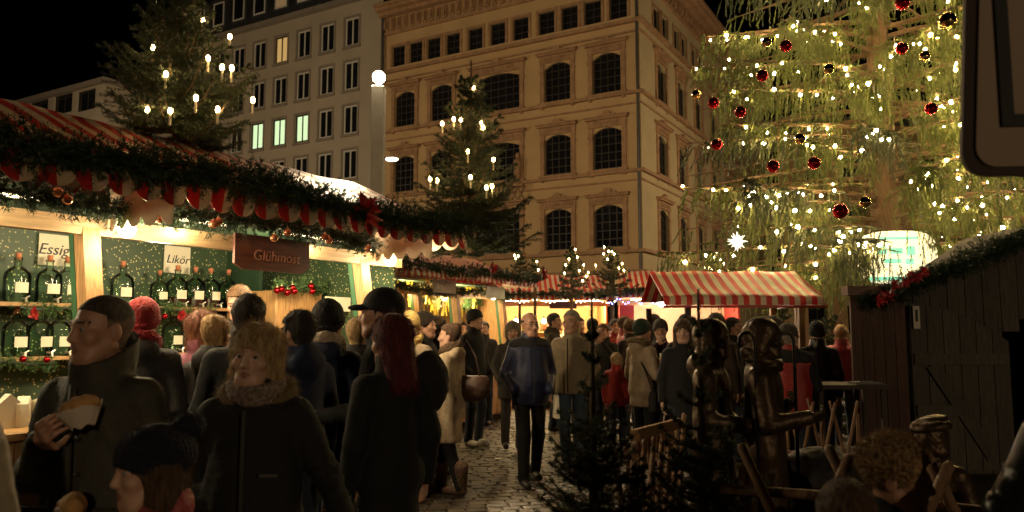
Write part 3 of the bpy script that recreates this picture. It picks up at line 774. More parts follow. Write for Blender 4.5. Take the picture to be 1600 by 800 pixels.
def stall_lamp(parent, p, e, r=.05, col=(1.0, .74, .42)):
    m = MB(); m.sphere(p, r, 12, 8); o = m.build('lamp_bulb', LAMPW, parent, smooth=True)
    m = MB(); m.tube([(p[0], p[1], p[2] + r * .8), (p[0], p[1], p[2] + r * 2.2)], r * .5, 8); m.build('lamp_socket', WIRE, o)
    add_light(o, (p[0], p[1] - r * 1.6, p[2] - r * .6), e, col, r)

# ---- stall 1: vinegar and liqueur
U = Vector((math.sin(R(31.3)), math.cos(R(31.3)), 0)); NIN = Vector((-U.y, U.x, 0)); RZ1 = math.atan2(U.y, U.x)
P1 = Vector((xat(130, 4.78), 4.78, 0))
s1 = stall('liqueur_stall', P1, RZ1, 'liqueur stall with green gold flecked wallpaper under a red striped canvas roof', -2.4, 3.05, (-.72, 2.5), (.62, 3.06), 1.85, CANVAS, WALLP, end_l=False, lint=2.16, sidem=WALLP)
def to1(p): q = Vector(p) - P1; return Vector((q.dot(U), q.dot(NIN), q.z))
def s1at(px, py, yl):                                            # local point of stall 1 on its plane y=yl seen at a pixel
    return to1(on_plane(px, py, P1 + NIN * yl, NIN))
def w1(p): return P1 + U * p[0] + NIN * p[1] + Vector((0, 0, p[2]))
slant_post(s1, 0.0, 2.2); slant_post(s1, 2.5, 2.2)
for x in (0.1, 2.62):
    add_sheet('end_valance', valance_mesh(-.7, -.05, x, 2.46, .27, .15, 1), CANVAS_C, s1)
for x, e in ((.12, 26), (2.66, 30)): stall_lamp(s1, (x + .02, -.18, 2.2), e, .055)
for x, e in ((-1.2, 62), (.6, 50), (1.8, 55)):                             # strip lights behind the lintel
    m = MB(); m.tube([(x - .3, .12, 2.27), (x + .3, .12, 2.27)], .02, 8); o = m.build('strip_light', LAMPW, s1)
    add_light(o, (x, .16, 2.2), e, (1.0, .80, .48), .12)
for x in (-1.9, -.7, .6, 1.8):                                   # strip lights between garland and lintel
    m = MB(); m.tube([(x - .35, -.10, 2.325), (x + .35, -.10, 2.325)], .010, 8); o = m.build('strip_light', emit('strip_glow', (1, .8, .48), 8.0), s1)
    add_light(o, (x, -.12, 2.28), 5, (1.0, .80, .48), .03)
for z in (1.78, 1.36, .95):
    m = MB(); m.bx(-2.3, s1at(384, 470, 1.5).x, 1.52, 1.85, z - .03, z); m.build('shelf', PINE, s1)
px_ = s1at(388, 470, 1.5).x; m = MB(); m.bx(px_, px_ + .04, 1.35, 1.85, .2, 2.36); m.build('partition', WALLG, s1)
# cards
for txt, (xa, ya), (xb, yb), sz in (('Essig & Öl', (64, 372), (159, 412), .13), ('Likör', (260, 389), (299, 422), .115)):
    a = s1at(xa, ya, 1.8); b = s1at(xb, yb, 1.8); cxy = (a + b) / 2; w = abs(b.x - a.x); h = .26
    zc_ = (a.z + b.z) / 2
    card = empty('price_card', w1((cxy.x, 1.83, zc_)), RZ1, 'white card lettered %s pinned to the flecked wallpaper' % txt.split()[0], 'card')
    m = MB(); m.bx(-w / 2, w / 2, -.006, .006, -h / 2, h / 2); m.build('sheet', PAPER, card)
    me = text_mesh(txt, sz, .25); me.materials.append(INK); link_mesh('lettering', me, None, card, (0, -.009, 0), (R(90), 0, 0))
# hanging brown sign
a = s1at(366, 372, -.16); b = s1at(482, 385, -.16); w = b.x - a.x
sg = empty('hanging_sign', w1(((a.x + b.x) / 2, -.16, 2.14)), RZ1, 'dark brown wooden sign with faded lettering hanging from the liqueur stall', 'sign')
m = MB(); h = .13; pts = [(-w / 2, h), (-w / 2, -h * .7), (-w / 2 + .08, -h), (w / 2 - .08, -h), (w / 2, -h * .7), (w / 2, h)]
m.add([(x, -.012, z) for x, z in pts] + [(x, .012, z) for x, z in pts], [tuple(range(6)), tuple(reversed(range(6, 12)))] + [(i, i + 6, (i + 1) % 6 + 6, (i + 1) % 6) for i in range(6)])
m.build('board', BROWNP, sg)
me = text_mesh('Glühmost', .115, .12); me.materials.append(INK_P); link_mesh('lettering', me, None, sg, (.03, -.016, -.02), (R(90), 0, 0))
m = MB()
for x in (-w / 2 + .1, w / 2 - .1): m.tube([(x, 0, h), (x, 0, h + .12)], .006, 5)
m.build('hook', WIRE, sg)
# garlands of stall 1
eg = [w1((x, -.78 - .02 * math.sin(x * 3), 2.495 + .02 * math.sin(x * 2.3))) for x in np.linspace(-2.3, 3.05, 40)]
garland('eave_garland', eg, .165, 620, FIR, 'thick fir garland along the eave of the liqueur stall', nlen=.032, nwid=.0065, n_per=24, lump=.16)
lg = [w1((x, -.22, 2.335 - .02 * math.cos(x * 2.6))) for x in np.linspace(-2.3, 2.42, 36)]
garland('lintel_garland', lg, .12, 460, FIR, 'dark fir garland with copper baubles above the liqueur stall opening', nlen=.04, nwid=.006)
for (px, py) in ((90, 300), (105, 312), (248, 342), (256, 338), (333, 350), (341, 346), (449, 363), (507, 370), (514, 376), (575, 388), (428, 372)):
    p = w1(s1at(px, py, -.36)); bauble(p, .03, COPB, 'small copper bauble on the lintel garland of the liqueur stall', 'copper baubles on the lintel garland')
bow(w1(s1at(573, 330, -.86)), .16, 'big red ribbon flower on the eave garland of the liqueur stall', None, RZ1)
# roof end covering piece of the garland
garland('corner_garland', [w1((3.0, y, 2.56)) for y in np.linspace(-.7, .5, 8)], .13, 260, FIR, 'fir garland wrapping the roof corner at the end of the liqueur stall', nlen=.042, nwid=.0065)

# glass bottles with taps
def thin_glass(name, tint):
    m, nt, b = _new(name); L = nt.links.new; nt.nodes.remove(b)
    t = nt.nodes.new('ShaderNodeBsdfTransparent'); t.inputs[0].default_value = (*tint, 1); g_ = nt.nodes.new('ShaderNodeBsdfGlossy'); g_.inputs['Roughness'].default_value = .08
    lw = nt.nodes.new('ShaderNodeLayerWeight'); lw.inputs[0].default_value = .25; ms = nt.nodes.new('ShaderNodeMixShader')
    L(lw.outputs['Fresnel'], ms.inputs[0]); L(t.outputs[0], ms.inputs[1]); L(g_.outputs[0], ms.inputs[2]); L(ms.outputs[0], nt.nodes['Material Output'].inputs[0]); MATS[name] = m; return m
GLASSB = thin_glass('bottle_glass', (.80, .90, .80))
CORK = mat('cork', (0.45, 0.16, 0.08), rough=0.8, var=0.2)
LIQ = mat('dark_liqueur', (0.05, 0.012, 0.01), rough=0.15, var=0.2)
TAPM = mat('tap', (0.55, 0.5, 0.42), rough=0.3, metal=0.6)
SHOULD = [(.0, 0), (.085, 0), (.092, .012), (.094, .2), (.086, .235), (.05, .27), (.026, .285), (.024, .33), (.03, .335), (.03, .35), (.02, .352)]
def bottle_proto():
    m = MB(); m.lathe(SHOULD[1:], 20); g_ = m.mesh('glass', True, [GLASSB])
    m = MB(); m.lathe([(.019, .335), (.022, .385), (.018, .39)], 10); c_ = m.mesh('cork', True, [CORK])
    m = MB()
    for k in range(7):
        a0 = -2.1 + k * .14; m.add([(.0975 * math.cos(a), .0975 * math.sin(a), z) for a, z in ((a0, .075), (a0 + .14, .075), (a0 + .14, .155), (a0, .155))], [(0, 1, 2, 3)])
    l_ = m.mesh('paper_label', False, [PAPER])
    m = MB(); m.tube([(0, -.09, .03), (0, -.15, .025), (.0, -.155, 0)], .009, 6); m.tube([(0, -.135, .03), (.03, -.14, .05)], .006, 5); t_ = m.mesh('tap', False, [TAPM])
    m = MB(); m.lathe([(.088, .01), (.088, .09), (.02, .0905)], 16); q_ = m.mesh('liqueur', False, [LIQ])
    return g_, c_, l_, t_, q_
BP = bottle_proto()
rows_b = [(1.78, [(-40, 1), (25, 1), (75, 1), (103, 1), (190, 1), (248, .85), (276, 1), (304, 1), (328, 1), (356, 1)]), (1.36, [(-30, 1), (28, 1), (66, 1), (95, 1), (190, 1), (272, 1), (300, 1)])]
names_b = {1.78: 'upper', 1.36: 'lower'}; ORD = ('first', 'second', 'third', 'fourth', 'fifth', 'sixth')
for z, lst in rows_b:
    for k, (px, s) in enumerate(lst):
        q = s1at(px, 470, 1.66); dark = (z > 1.5 and px in (276, 304, 328))
        b = empty('tap_bottle', w1((q.x, 1.66, z)), RZ1 + rr.uniform(-.15, .15), ('dark' if dark else 'clear') + ' glass tap bottle, %s from the slanted post towards the %s card, %s shelf' % (ORD[sum(1 for p_, _ in lst if (p_ < 130) == (px < 130) and abs(p_ - 130) <= abs(px - 130)) - 1], 'Essig' if px < 130 else 'Likör', names_b[z]), 'bottle', 'tap bottles on the liqueur stall shelves')
        b.scale = (s * 1.02, s * 1.02, s)
        for nm, me in zip(('glass', 'cork', 'paper_label', 'tap'), BP): link_mesh(nm, me, None, b)
        if dark: link_mesh('liqueur', BP[4], None, b)
for z, (pa_, pb_), nm in ((1.77, (30, 118), 'upper shelf beside the lettered vinegar card'), (1.77, (248, 335), 'upper shelf under the liqueur card'), (1.35, (-20, 90), 'lower shelf of the liqueur stall')):
    xa = s1at(pa_, 480, 1.5).x; xb = s1at(pb_, 480, 1.5).x
    gr = garland('shelf_sprigs', [w1((x, 1.49, z - .03 + .015 * math.sin(x * 9))) for x in np.linspace(xa, xb, 8)], .085, 200, FIR_L, 'lit green fir sprigs on the edge of the ' + nm, nlen=.035, nwid=.006, n_per=14)
for px, py, s in ((52, 492, .07), (282, 494, .075)):
    bow(w1(s1at(px, py, 1.4)), s, 'small red ribbon bow on the shelf sprigs, %s' % ('above the lower bottles' if px < 100 else 'under the dark filled bottles'), None, RZ1)
for px, py in ((36, 561), (73, 562), (258, 494)): bauble(w1(s1at(px, py, 1.38)), .025, REDB, 'tiny red bauble in the lit shelf sprigs', 'tiny red baubles on the shelf sprigs')
# pine cabinet with garland at the end of the stall
ca_ = s1at(432, 450, .9); cb_ = s1at(532, 545, .9)
cab = empty('pine_cabinet', w1(((ca_.x + cb_.x) / 2, 1.3, .12)), RZ1, 'small pine cabinet topped by a fir garland inside the liqueur stall', 'cabinet')
cw = cb_.x - ca_.x
m = MB(); zt_c = ca_.z - .12 - .02; m.bx(-cw / 2, cw * .18, -.4, .3, 0, zt_c); m.build('body', PINE_V, cab, bevel=.01)
m = MB(); m.bx(cw * .18 + .003, cw / 2, -.3, .3, 0, zt_c - .02); m.build('side_box', PINE_V, cab, bevel=.01)
m = MB(); m.bx(cw * .17, cw / 2 + .03, -.33, .33, zt_c - .017, zt_c + .015); m.build('lid', PINE, cab)
m = MB(); m.bx(-cw * .45, cw * .1, -.418, -.402, 1.1, 1.4); m.build('drawer', PINE, cab); 
garland('cabinet_garland', [w1(((ca_.x + cb_.x) / 2 + x, .86, ca_.z + .02)) for x in np.linspace(-cw / 2 - .05, cw * .16, 6)], .1, 260, FIR_L, 'bright fir garland with red baubles on top of the pine cabinet', nlen=.04, nwid=.007, n_per=14)
for px, py in ((433, 454), (440, 452), (449, 457), (457, 450), (460, 455), (488, 455), (486, 447)):
    bauble(w1(s1at(px, py, .78)), .032, REDB, 'shiny red bauble on the cabinet garland', 'red baubles on the cabinet garland')
for (xa, ya, xb, yb, nm) in ((508, 463, 547, 487, 'long'), (549, 487, 571, 514, 'small coloured')):
    a = s1at(xa, ya, .55); b = s1at(xb, yb, .55)
    cd_ = empty('notice', w1(((a.x + b.x) / 2, .55, (a.z + b.z) / 2)), RZ1, '%s white notice standing near the pine cabinet' % nm, 'notice')
    m = MB(); m.bx(-(b.x - a.x) / 2, (b.x - a.x) / 2, -.004, .004, -(a.z - b.z) / 2, (a.z - b.z) / 2); m.build('sheet', PAPER, cd_)
    m = MB(); m.bx(-.008, .008, .005, .015, -(a.z - b.z) / 2 - .7, (a.z - b.z) / 2 - .01); m.build('stand', PINE_V, cd_)
    if nm != 'long':
        m = MB(); m.bx(-.09, -.01, -.008, -.0045, -.07, .07); m.build('print', REDF, cd_); m = MB(); m.bx(.0, .09, -.008, -.0045, -.08, .06); m.build('print', mat('print_yellow', (.6, .4, .08)), cd_)
# goods on the counter at the far left
for k, (px, py, s) in enumerate(((15, 585, 1), (40, 583, .9), (65, 588, .8))):
    q = s1at(px, py, -.05); b = empty('paper_bag', w1((q.x, -.05, 1.02)), RZ1 + k, 'small folded cream paper bag on the liqueur stall counter', 'bag', 'paper bags on the liqueur stall counter')
    m = MB(); m.add([(-.06, -.04, 0), (.06, -.04, 0), (.06, .04, 0), (-.06, .04, 0), (-.065, -.03, .13), (.065, -.035, .13), (.06, .035, .13), (-.06, .03, .13), (0, -.03, .19 * s), (0, .03, .19 * s)],
          [(0, 3, 2, 1), (0, 1, 5, 4), (1, 2, 6, 5), (2, 3, 7, 6), (3, 0, 4, 7), (4, 5, 8), (6, 7, 9), (5, 6, 9, 8), (7, 4, 8, 9)]); m.build('paper', PAPER, b)

# ---- stall 2: straw stars
P2 = Vector((xat(600, 9.8), 9.8, 0)) + NIN * .9
s2 = stall('star_stall', P2, RZ1, 'wooden stall hung with yellow straw stars beyond the liqueur stall', -.9, 4.3, (-.72, 2.42), (.6, 2.86), 1.7, CANVAS_F, WARMW, lint=2.1, sidem=PINE_V, valance=.12)
def w2(p): return P2 + U * p[0] + NIN * p[1] + Vector((0, 0, p[2]))
def s2at(px, py, yl):
    q = on_plane(px, py, P2 + NIN * yl, NIN) - P2; return Vector((q.dot(U), q.dot(NIN), q.z))
for px in (632, 655, 714, 786):
    x = s2at(px, 500, -.1).x; slant_post(s2, x, 2.1, .14, .1)
garland('eave_garland', [w2((x, -.76, 2.46 + .02 * math.sin(x * 3))) for x in np.linspace(-.9, 4.3, 30)], .13, 220, FIR, 'thick fir garland along the eave of the star stall', nlen=.045, nwid=.009, n_per=16)
garland('lintel_garland', [w2((x, -.2, 2.18 - .03 * math.cos(x * 3))) for x in np.linspace(-.8, 4.2, 24)], .1, 180, FIR, 'fir garland hung low under the canvas of the star stall', nlen=.045, nwid=.009, n_per=16)
for px, py in ((768, 417), (848, 428)): bow(w2(s2at(px, py, -.9)), .15, 'red ribbon flower on the star stall eave, %s' % ('above the pale sign' if px < 800 else 'at the far end'), None, RZ1)
bow(w2(s2at(778, 443, -.4)), .08, 'small red ribbon above the pale green sign', None, RZ1)
for x, e in ((.3, 60), (1.7, 65), (3.2, 65)):
    m = MB(); m.tube([(x - .3, .12, 2.2), (x + .3, .12, 2.2)], .02, 8); o = m.build('strip_light', LAMPW, s2); add_light(o, (x, .16, 2.1), e, (1.0, .74, .36), .12)
stall_lamp(s2, (s2at(771, 445, -.25).x, -.25, 2.12), 7, .04); 
STRAW = mat('straw', (0.80, 0.60, 0.06), rough=0.5, var=0.2)
def straw_star(p, r, k):
    m = MB(); q = random.Random(k)
    for j in range(16):
        a = j * math.pi / 8 + q.uniform(-.1, .1); L = r * (1 if j % 2 else .7); dx, dz = math.cos(a), math.sin(a)
        m.add([(0, -.005, 0), (dx * L * .6 - dz * .018, 0, dz * L * .6 + dx * .018), (dx * L, 0, dz * L), (dx * L * .6 + dz * .018, 0, dz * L * .6 - dx * .018), (dx * L * .5, .008, dz * L * .5)], [(0, 1, 2, 3), (0, 3, 2, 4), (0, 4, 2, 1)])
    for j in range(3):
        x = q.uniform(-.05, .05); m.beam((x, 0, -r * .5), (x * 2.2, 0, -r * 1.6), .02, .006)
    m.tube([(0, 0, r), (0, 0, r + .15)], .002, 4)
    o = m.build('straw_star', STRAW, None, loc=p, rot=(0, 0, RZ1 + q.uniform(-.4, .4)))
    return tag(o, 'yellow straw star with hanging ribbons in the star stall', 'star', 'straw stars hanging in the star stall')
for k, (px, py) in enumerate(((598, 448), (615, 455), (640, 452), (660, 455), (672, 458), (688, 450), (700, 462), (736, 455), (741, 465), (605, 470), (682, 474), (758, 452), (720, 470), (590, 462), (628, 462), (650, 470), (668, 448), (694, 460), (676, 466), (748, 458), (610, 446))):
    straw_star(w2(s2at(px, py, .02 + .12 * (k % 4))), .17 + .05 * (k % 2), k)
for k, x in enumerate(np.linspace(.0, 3.9, 12)):                 # goods on the back shelves
    o = MB(); rq = random.Random(k); hgt = rq.uniform(.15, .35)
    o.lathe([(.05, 0), (.09, .03), (.1, hgt * .6), (.04, hgt * .8), (.06, hgt)], 10)
    tag(o.build('pottery_jar', mat('jar_%d' % (k % 4), [(.5, .12, .05), (.55, .42, .2), (.2, .3, .08), (.6, .5, .35)][k % 4], rough=.35), None, True, loc=w2((x, 1.5, 1.4)), rot=(0, 0, 0)), 'small pottery jar on the back shelf of the star stall', 'jar', 'jars on the star stall shelf')
m = MB(); m.bx(-.8, 4.2, 1.35, 1.7, 1.36, 1.4); m.build('shelf', PINE, s2)
GLS = mat('showcase_glass', (0.5, 0.55, 0.5), rough=0.05, trans=0.9, var=0.03, ior=1.1)
garland('inner_garland', [w2((x, .35, 2.06 + .04 * math.sin(x * 5))) for x in np.linspace(-.7, 4.1, 20)], .13, 150, FIR_L, 'lit green garland under the ceiling of the star stall', nlen=.06, nwid=.012, n_per=14)
q = s2at(768, 528, -.1); sc_ = empty('glass_showcase', w2((q.x, -.05, 1.02)), RZ1, 'low glass showcase on the star stall counter', 'showcase')
m = MB(); m.bx(-.35, .35, -.18, .18, 0, .28); m.build('glass', GLS, sc_); m = MB(); m.bx(-.36, .36, -.19, .19, .283, .30); m.build('lid', PINE_L, sc_)
for (xa, ya, xb, yb, nm, mt) in ((677, 440, 712, 455, 'grey board reading Bra hung from the star stall lintel', mat('sign_grey', (.30, .27, .2), rough=.6)), (760, 451, 788, 464, 'pale green blank sign under the red ribbon', mat('sign_pale', (.6, .66, .5), rough=.5))):
    a = s2at(xa, ya, -.42); b = s2at(xb, yb, -.42); w = b.x - a.x; h = .2
    t = empty('small_sign', w2(((a.x + b.x) / 2, -.42, (a.z + b.z) / 2)), RZ1, nm, 'sign')
    m = MB(); m.bx(-w / 2, w / 2, -.01, .01, -h / 2, h / 2); m.build('board', mt, t, bevel=.004)
    if 'Bra' in nm: me = text_mesh('Bra', .12); me.materials.append(mat('sign_ink', (.6, .55, .4))); link_mesh('lettering', me, None, t, (-w * .25, -.013, 0), (R(90), 0, 0))
    m = MB()
    for x in (-w * .4, w * .4): m.tube([(x, 0, h / 2), (x, 0.1, h / 2 + .12)], .004, 4)
    m.build('cord', WIRE, t)

# ---- stall 3 and 4 across the end of the lane
p3 = Vector((xat(868, 16.0), 16.0, 0))
s3 = stall('food_stall', p3, 0, 'brightly lit stall with white fairy lights across the end of the lane', -1.35, 1.15, (-.6, 2.25), (.7, 2.75), 1.6, CANVAS_F, WARMW, lint=2.05, sidem=PINE_V, valance=.1)
for x in (-.8, 0, .7):
    m = MB(); m.tube([(x - .25, .1, 2.15), (x + .25, .1, 2.15)], .02, 8); o = m.build('strip_light', LAMPW, s3); add_light(o, (x, .15, 2.05), 75, (1.0, .72, .34), .12)
for k, px in enumerate((806, 830, 850)): 
    q = at(px, 495, 16.5) - p3; stall_lamp(s3, (q.x, .5, 1.75), 8, .05)
m = MB(); m.bx(-1.2, 1.0, 1.25, 1.6, 1.5, 1.53); m.build('shelf', PINE, s3)
m = MB(); m.bx(-.28, .28, -.14, -.12, 2.0, 2.14); tag(m.build('dark_sign', mat('sign_dark', (.06, .03, .03)), None, loc=p3 + Vector((.15, 0, 0))), 'dark plain sign board above the opening of the fairy lit stall', 'sign')
garland('eave_garland', [p3 + Vector((x, -.66, 2.28)) for x in np.linspace(-1.35, 1.15, 10)], .1, 160, FIR, 'fir garland on the eave above the white fairy lights', nlen=.05, nwid=.012, n_per=14)
ls = empty('fairy_lights', p3 + Vector((0, -.75, 2.13)), 0, 'row of cool white fairy lights along the eave of the end stall', 'fairy lights')
bulbs_on(ls, [(x, .02 * math.sin(x * 40), .03 * math.sin(x * 11)) for x in np.linspace(-1.7, 1.15, 34)], .011, BULB_W)
m = MB(); m.tube([(x, .0, .018 + .03 * math.sin(x * 11)) for x in np.linspace(-1.7, 1.15, 40)], .004, 4); m.build('cable', WIRE, ls)
for k in range(9):
    rq = random.Random(50 + k); o = MB(); h = rq.uniform(.15, .3); o.lathe([(.06, 0), (.09, .04), (.085, h * .7), (.03, h)], 10)
    tag(o.build('goods_jar', mat('jar_%d' % (k % 4), (.5, .2, .1)), None, True, loc=p3 + Vector((-1.1 + k * .25, 1.4, 1.53))), 'jar on the back shelf of the fairy lit end stall', 'jar', 'jars in the end stall')
p4 = Vector((xat(1040, 15.2), 15.2, 0))
s4 = stall('red_stall', p4, R(-6), 'red and cream stall with blue fairy lights partly hidden by the bright awning', -.95, 1.5, (-.6, 2.28), (.75, 2.78), 1.6, CANVAS_F, CREAMW, lint=2.05, sidem=REDW, valance=.1)
for x in (-.4, .6):
    m = MB(); m.tube([(x - .25, .1, 2.15), (x + .25, .1, 2.15)], .02, 8); o = m.build('strip_light', LAMPW, s4); add_light(o, (x, .15, 2.05), 70, (1.0, .72, .42), .12)
m = MB(); m.sphere((0, 0, 0), .09, 12, 8); o = m.build('lamp_bulb', emit('cool_lamp', (.85, .95, 1.0), 30), s4, True, loc=(-.1, -.35, 2.1)); add_light(o, (0, -.1, -.1), 10, (.9, .95, 1), .08)
m = MB(); m.bx(-.9, -.62, -.16, -.1, 1.05, 2.05); m.build('red_board', REDW, s4); m = MB(); m.bx(-.9, 1.4, -.35, -.33, .85, 1.1); m.build('red_front', REDW, s4)
garland('eave_garland', [p4 + Vector((x, -.66, 2.30)) for x in np.linspace(-.95, 1.4, 10)], .1, 160, FIR, 'fir garland on the eave above the blue fairy lights', nlen=.05, nwid=.012, n_per=14)
ls = empty('fairy_lights', p4 + Vector((0, -.75, 2.1)), 0, 'clustered blue and white fairy lights on the red and cream stall', 'fairy lights')
P = [(x, .03 * math.sin(x * 40), .05 * math.sin(x * 23)) for x in np.linspace(-1.2, .9, 42)]
bulbs_on(ls, P[0::3], .014, BULB_B); bulbs_on(ls, P[1::3], .014, BULB_B); bulbs_on(ls, P[2::3], .010, BULB_W)
m = MB(); m.tube([(p[0], p[1], p[2] + .015) for p in P], .004, 4); m.build('cable', WIRE, ls)

# ---- bright awning stand
p5 = Vector((xat(1163, 9.6), 9.6, 0)); aw = empty('awning_stand', p5, 0, 'small stand with a bright red and white striped awning on wooden poles', 'stall')
hw_ = 1.0; za = at(1160, 464, 9.6).z; zr = at(1160, 424, 10.55).z
V0 = canvas_sheet(-hw_, hw_, [(0, za), (.95, zr)], 40, .02, 3); add_sheet('awning', V0, CANVAS_B, aw)
V0 = canvas_sheet(-hw_, hw_, [(.951, zr), (1.7, za)], 40, .02, 3); add_sheet('awning', V0, CANVAS_B, aw)
m = MB(); N_ = 40
m.add([(-hw_ + 2 * hw_ * i / N_, -.008, z) for i in range(N_ + 1) for z in (za - .1, za - .002)], [(2 * i, 2 * i + 2, 2 * i + 3, 2 * i + 1) for i in range(N_)]); m.build('front_valance', CANVAS_B, aw)
m = MB(); m.bx(-hw_, hw_ + .04, -.03, .02, za - .135, za - .105); m.build('front_rail', REDW, aw)
for x in (hw_,):
    m = MB(); m.add([(x, 0, za - .1), (x, 1.7, za - .1), (x, 1.7, za), (x, .95, zr), (x, 0, za)], [(0, 1, 2, 3, 4)]); m.build('gable_canvas', REDW, aw)
for x, y in ((-.68, .08), (.74, .08), (.86, .5), (-.9, 1.6), (.9, 1.6)):
    m = MB(); m.bx(x - .035, x + .035, y - .035, y + .035, 0, za - .1); m.build('pole', PINE_V if x > 0 else DARKW, aw)
m = MB(); m.bx(-.9, .95, .25, .8, .85, .9); m.build('counter_top', DARKW, aw); m = MB(); m.bx(-.88, .9, .3, .33, 0, .848); m.build('counter_front', DARKW, aw)
# white star above it
stp_ = at(1152, 377, 9.9); STARM = emit('paper_star_glow', (1.0, .92, .72), 2.2)
st_ = empty('paper_star', stp_, 0, 'glowing white many pointed paper star hanging in the dark', 'star'); m = MB()
for i in range(60):
    ga = i * 2.399963; z = 1 - 2 * (i + .5) / 26
    if i >= 26: break
    d = Vector((math.sqrt(1 - z * z) * math.cos(ga), math.sqrt(1 - z * z) * math.sin(ga), z)); L = .24 if i % 2 else .16
    s_ = d.orthogonal().normalized() * .035; t_ = d.cross(s_)
    b_ = d * .05; m.add([b_ + s_, b_ + t_, b_ - s_, b_ - t_, d * L], [(0, 1, 4), (1, 2, 4), (2, 3, 4), (3, 0, 4)])
for a in range(8):
    d = Vector((math.cos(a * math.pi / 4), 0, math.sin(a * math.pi / 4))); s_ = Vector((0, 1, 0)) * .035; t_ = d.cross(s_); b_ = d * .05; L = .25 if a % 2 == 0 else .2
    m.add([b_ + s_, b_ + t_, b_ - s_, b_ - t_, d * L], [(0, 1, 4), (1, 2, 4), (2, 3, 4), (3, 0, 4)])
st_.scale = (.56, .56, .56); m.build('points', STARM, st_); m = MB(); m.tube([(0, 0, .05), (0, 0, 1.6)], .004, 4); m.build('cord', WIRE, st_)

# ---- lit round panel behind the tree
pp = at(1402, 402, 12.7); pn = empty('lit_panel', pp, R(-8), 'glowing cream panel with turquoise markings seen through the tree branches', 'panel')
LITC = emit('panel_cream', (1.0, .93, .62), .85); LITT = emit('panel_turquoise', (.25, .80, .60), .6)
m = MB(); n = 28; w_, h_ = .62, .44
ring = [(w_ * math.copysign(abs(math.cos(2 * math.pi * k / n)) ** .6, math.cos(2 * math.pi * k / n)), h_ * math.copysign(abs(math.sin(2 * math.pi * k / n)) ** .6, math.sin(2 * math.pi * k / n))) for k in range(n)]
m.add([(x, -.03, z) for x, z in ring] + [(x, .08, z) for x, z in ring], [tuple(range(n)), tuple(reversed(range(n, 2 * n)))] + [(k, k + n, (k + 1) % n + n, (k + 1) % n) for k in range(n)]); m.build('panel_face', LITC, pn)
for (x0_, x1_, z0_, z1_) in ((-.95, .9, -.75, -.62), (-.6, -.3, .1, .35), (-.2, .15, .1, .3), (.25, .5, .05, .35), (-.5, .6, .55, .66), (-.4, .1, -.2, -.05), (.2, .45, -.25, -.05)):
    m = MB(); m.bx(x0_ * .55, x1_ * .55, -.04, -.033, z0_ * .52, z1_ * .52); m.build('marking', LITT, pn)
m = MB(); m.bx(-.03, .03, .083, .14, -pp.z, .3); m.build('mast', ZINC, pn)

# ---- dark hut on the right with open door leaf
YH = 8.3; hx0 = xat(1345, YH); ho = Vector((hx0, YH, 0))
hut = empty('wooden_hut', ho, 0, 'dark grey plank hut with a garlanded gable and an arched door standing open', 'hut')
hx = lambda px: xat(px, YH) - hx0
ez0 = at(1345, 480, YH).z; slope = (at(1600, 378, YH).z - ez0) / hx(1600); apex = hx(1600) + .55
gz = lambda x: ez0 + slope * (x if x < apex else 2 * apex - x)
dx0, dx1 = hx(1416), hx(1567); ox0, ox1 = hx(1567) + .02, hx(1567) + 1.5
pw = .19; k = 0; x = 0.0
while x < 2 * apex - pw:
    xa, xb = x + .004, x + pw - .004; z0 = .05
    xc = (xa + xb) / 2
    if ox0 < xc < ox1: z0 = 1.5 + .35 * math.sin(math.pi * (xc - ox0) / (ox1 - ox0))
    m = MB(); y0 = rr.uniform(-.004, .004)
    za_, zb_ = gz(xa), gz(xb)
    m.add([(xa, y0, z0), (xb, y0, z0), (xb, y0, zb_), (xa, y0, za_), (xa, .03, z0), (xb, .03, z0), (xb, .03, zb_), (xa, .03, za_)], [(0, 1, 2, 3), (7, 6, 5, 4), (0, 4, 5, 1), (1, 5, 6, 2), (2, 6, 7, 3), (3, 7, 4, 0)])
    m.build('plank', GREYW, hut); x += pw
m = MB(); D = 1.7
bl = .52 * D; m.add([(0, .034, 0), (bl, D, 0), (bl, D, gz(0)), (0, .034, gz(0))], [(0, 1, 2, 3)]); m.add([(2 * apex, .034, 0), (2 * apex, D, 0), (2 * apex, D, gz(0)), (2 * apex, .034, gz(0))], [(0, 3, 2, 1)])
m.add([(bl, D, 0), (2 * apex, D, 0), (2 * apex, D, ez0), (apex, D, gz(apex)), (bl, D, ez0)], [(0, 1, 2, 3, 4)]); m.build('wall', DARKW, hut)
m = MB(); m.add([(-.06, -.26, gz(0) - .05), (apex, -.26, gz(apex) + .0), (apex, D + .2, gz(apex) + .0), (-.06 + .5 * (D + .46), D + .2, gz(0) - .05), (2 * apex + .06, -.26, gz(0) - .05), (2 * apex + .06, D + .2, gz(0) - .05)], [(0, 1, 2, 3), (1, 4, 5, 2)])
o = m.build('roof', mat('roof_felt', (.012, .011, .010), rough=.9), hut); md = o.modifiers.new('t', 'SOLIDIFY'); md.thickness = .04; md.offset = 1
dl = MB(); n = 6; dlw = (dx1 - dx0) / n
door = MB(); door.bx(dx0 + .02, dx1 - .02, -.06, -.045, .12, 1.3); door = door.build('door', GREYW, hut)
ztop = lambda x: 1.84 - .40 * ((x - dx0) / (dx1 - dx0)) ** 2
for k in range(n):
    xa, xb = dx0 + dlw * k + .004, dx0 + dlw * (k + 1) - .004; m = MB()
    m.add([(xa, -.09, .1), (xb, -.09, .1), (xb, -.09, ztop(xb)), (xa, -.09, ztop(xa)), (xa, -.062, .1), (xb, -.062, .1), (xb, -.062, ztop(xb)), (xa, -.062, ztop(xa))], [(0, 1, 2, 3), (7, 6, 5, 4), (0, 4, 5, 1), (1, 5, 6, 2), (2, 6, 7, 3), (3, 7, 4, 0)]); m.build('plank', GREYW, door)
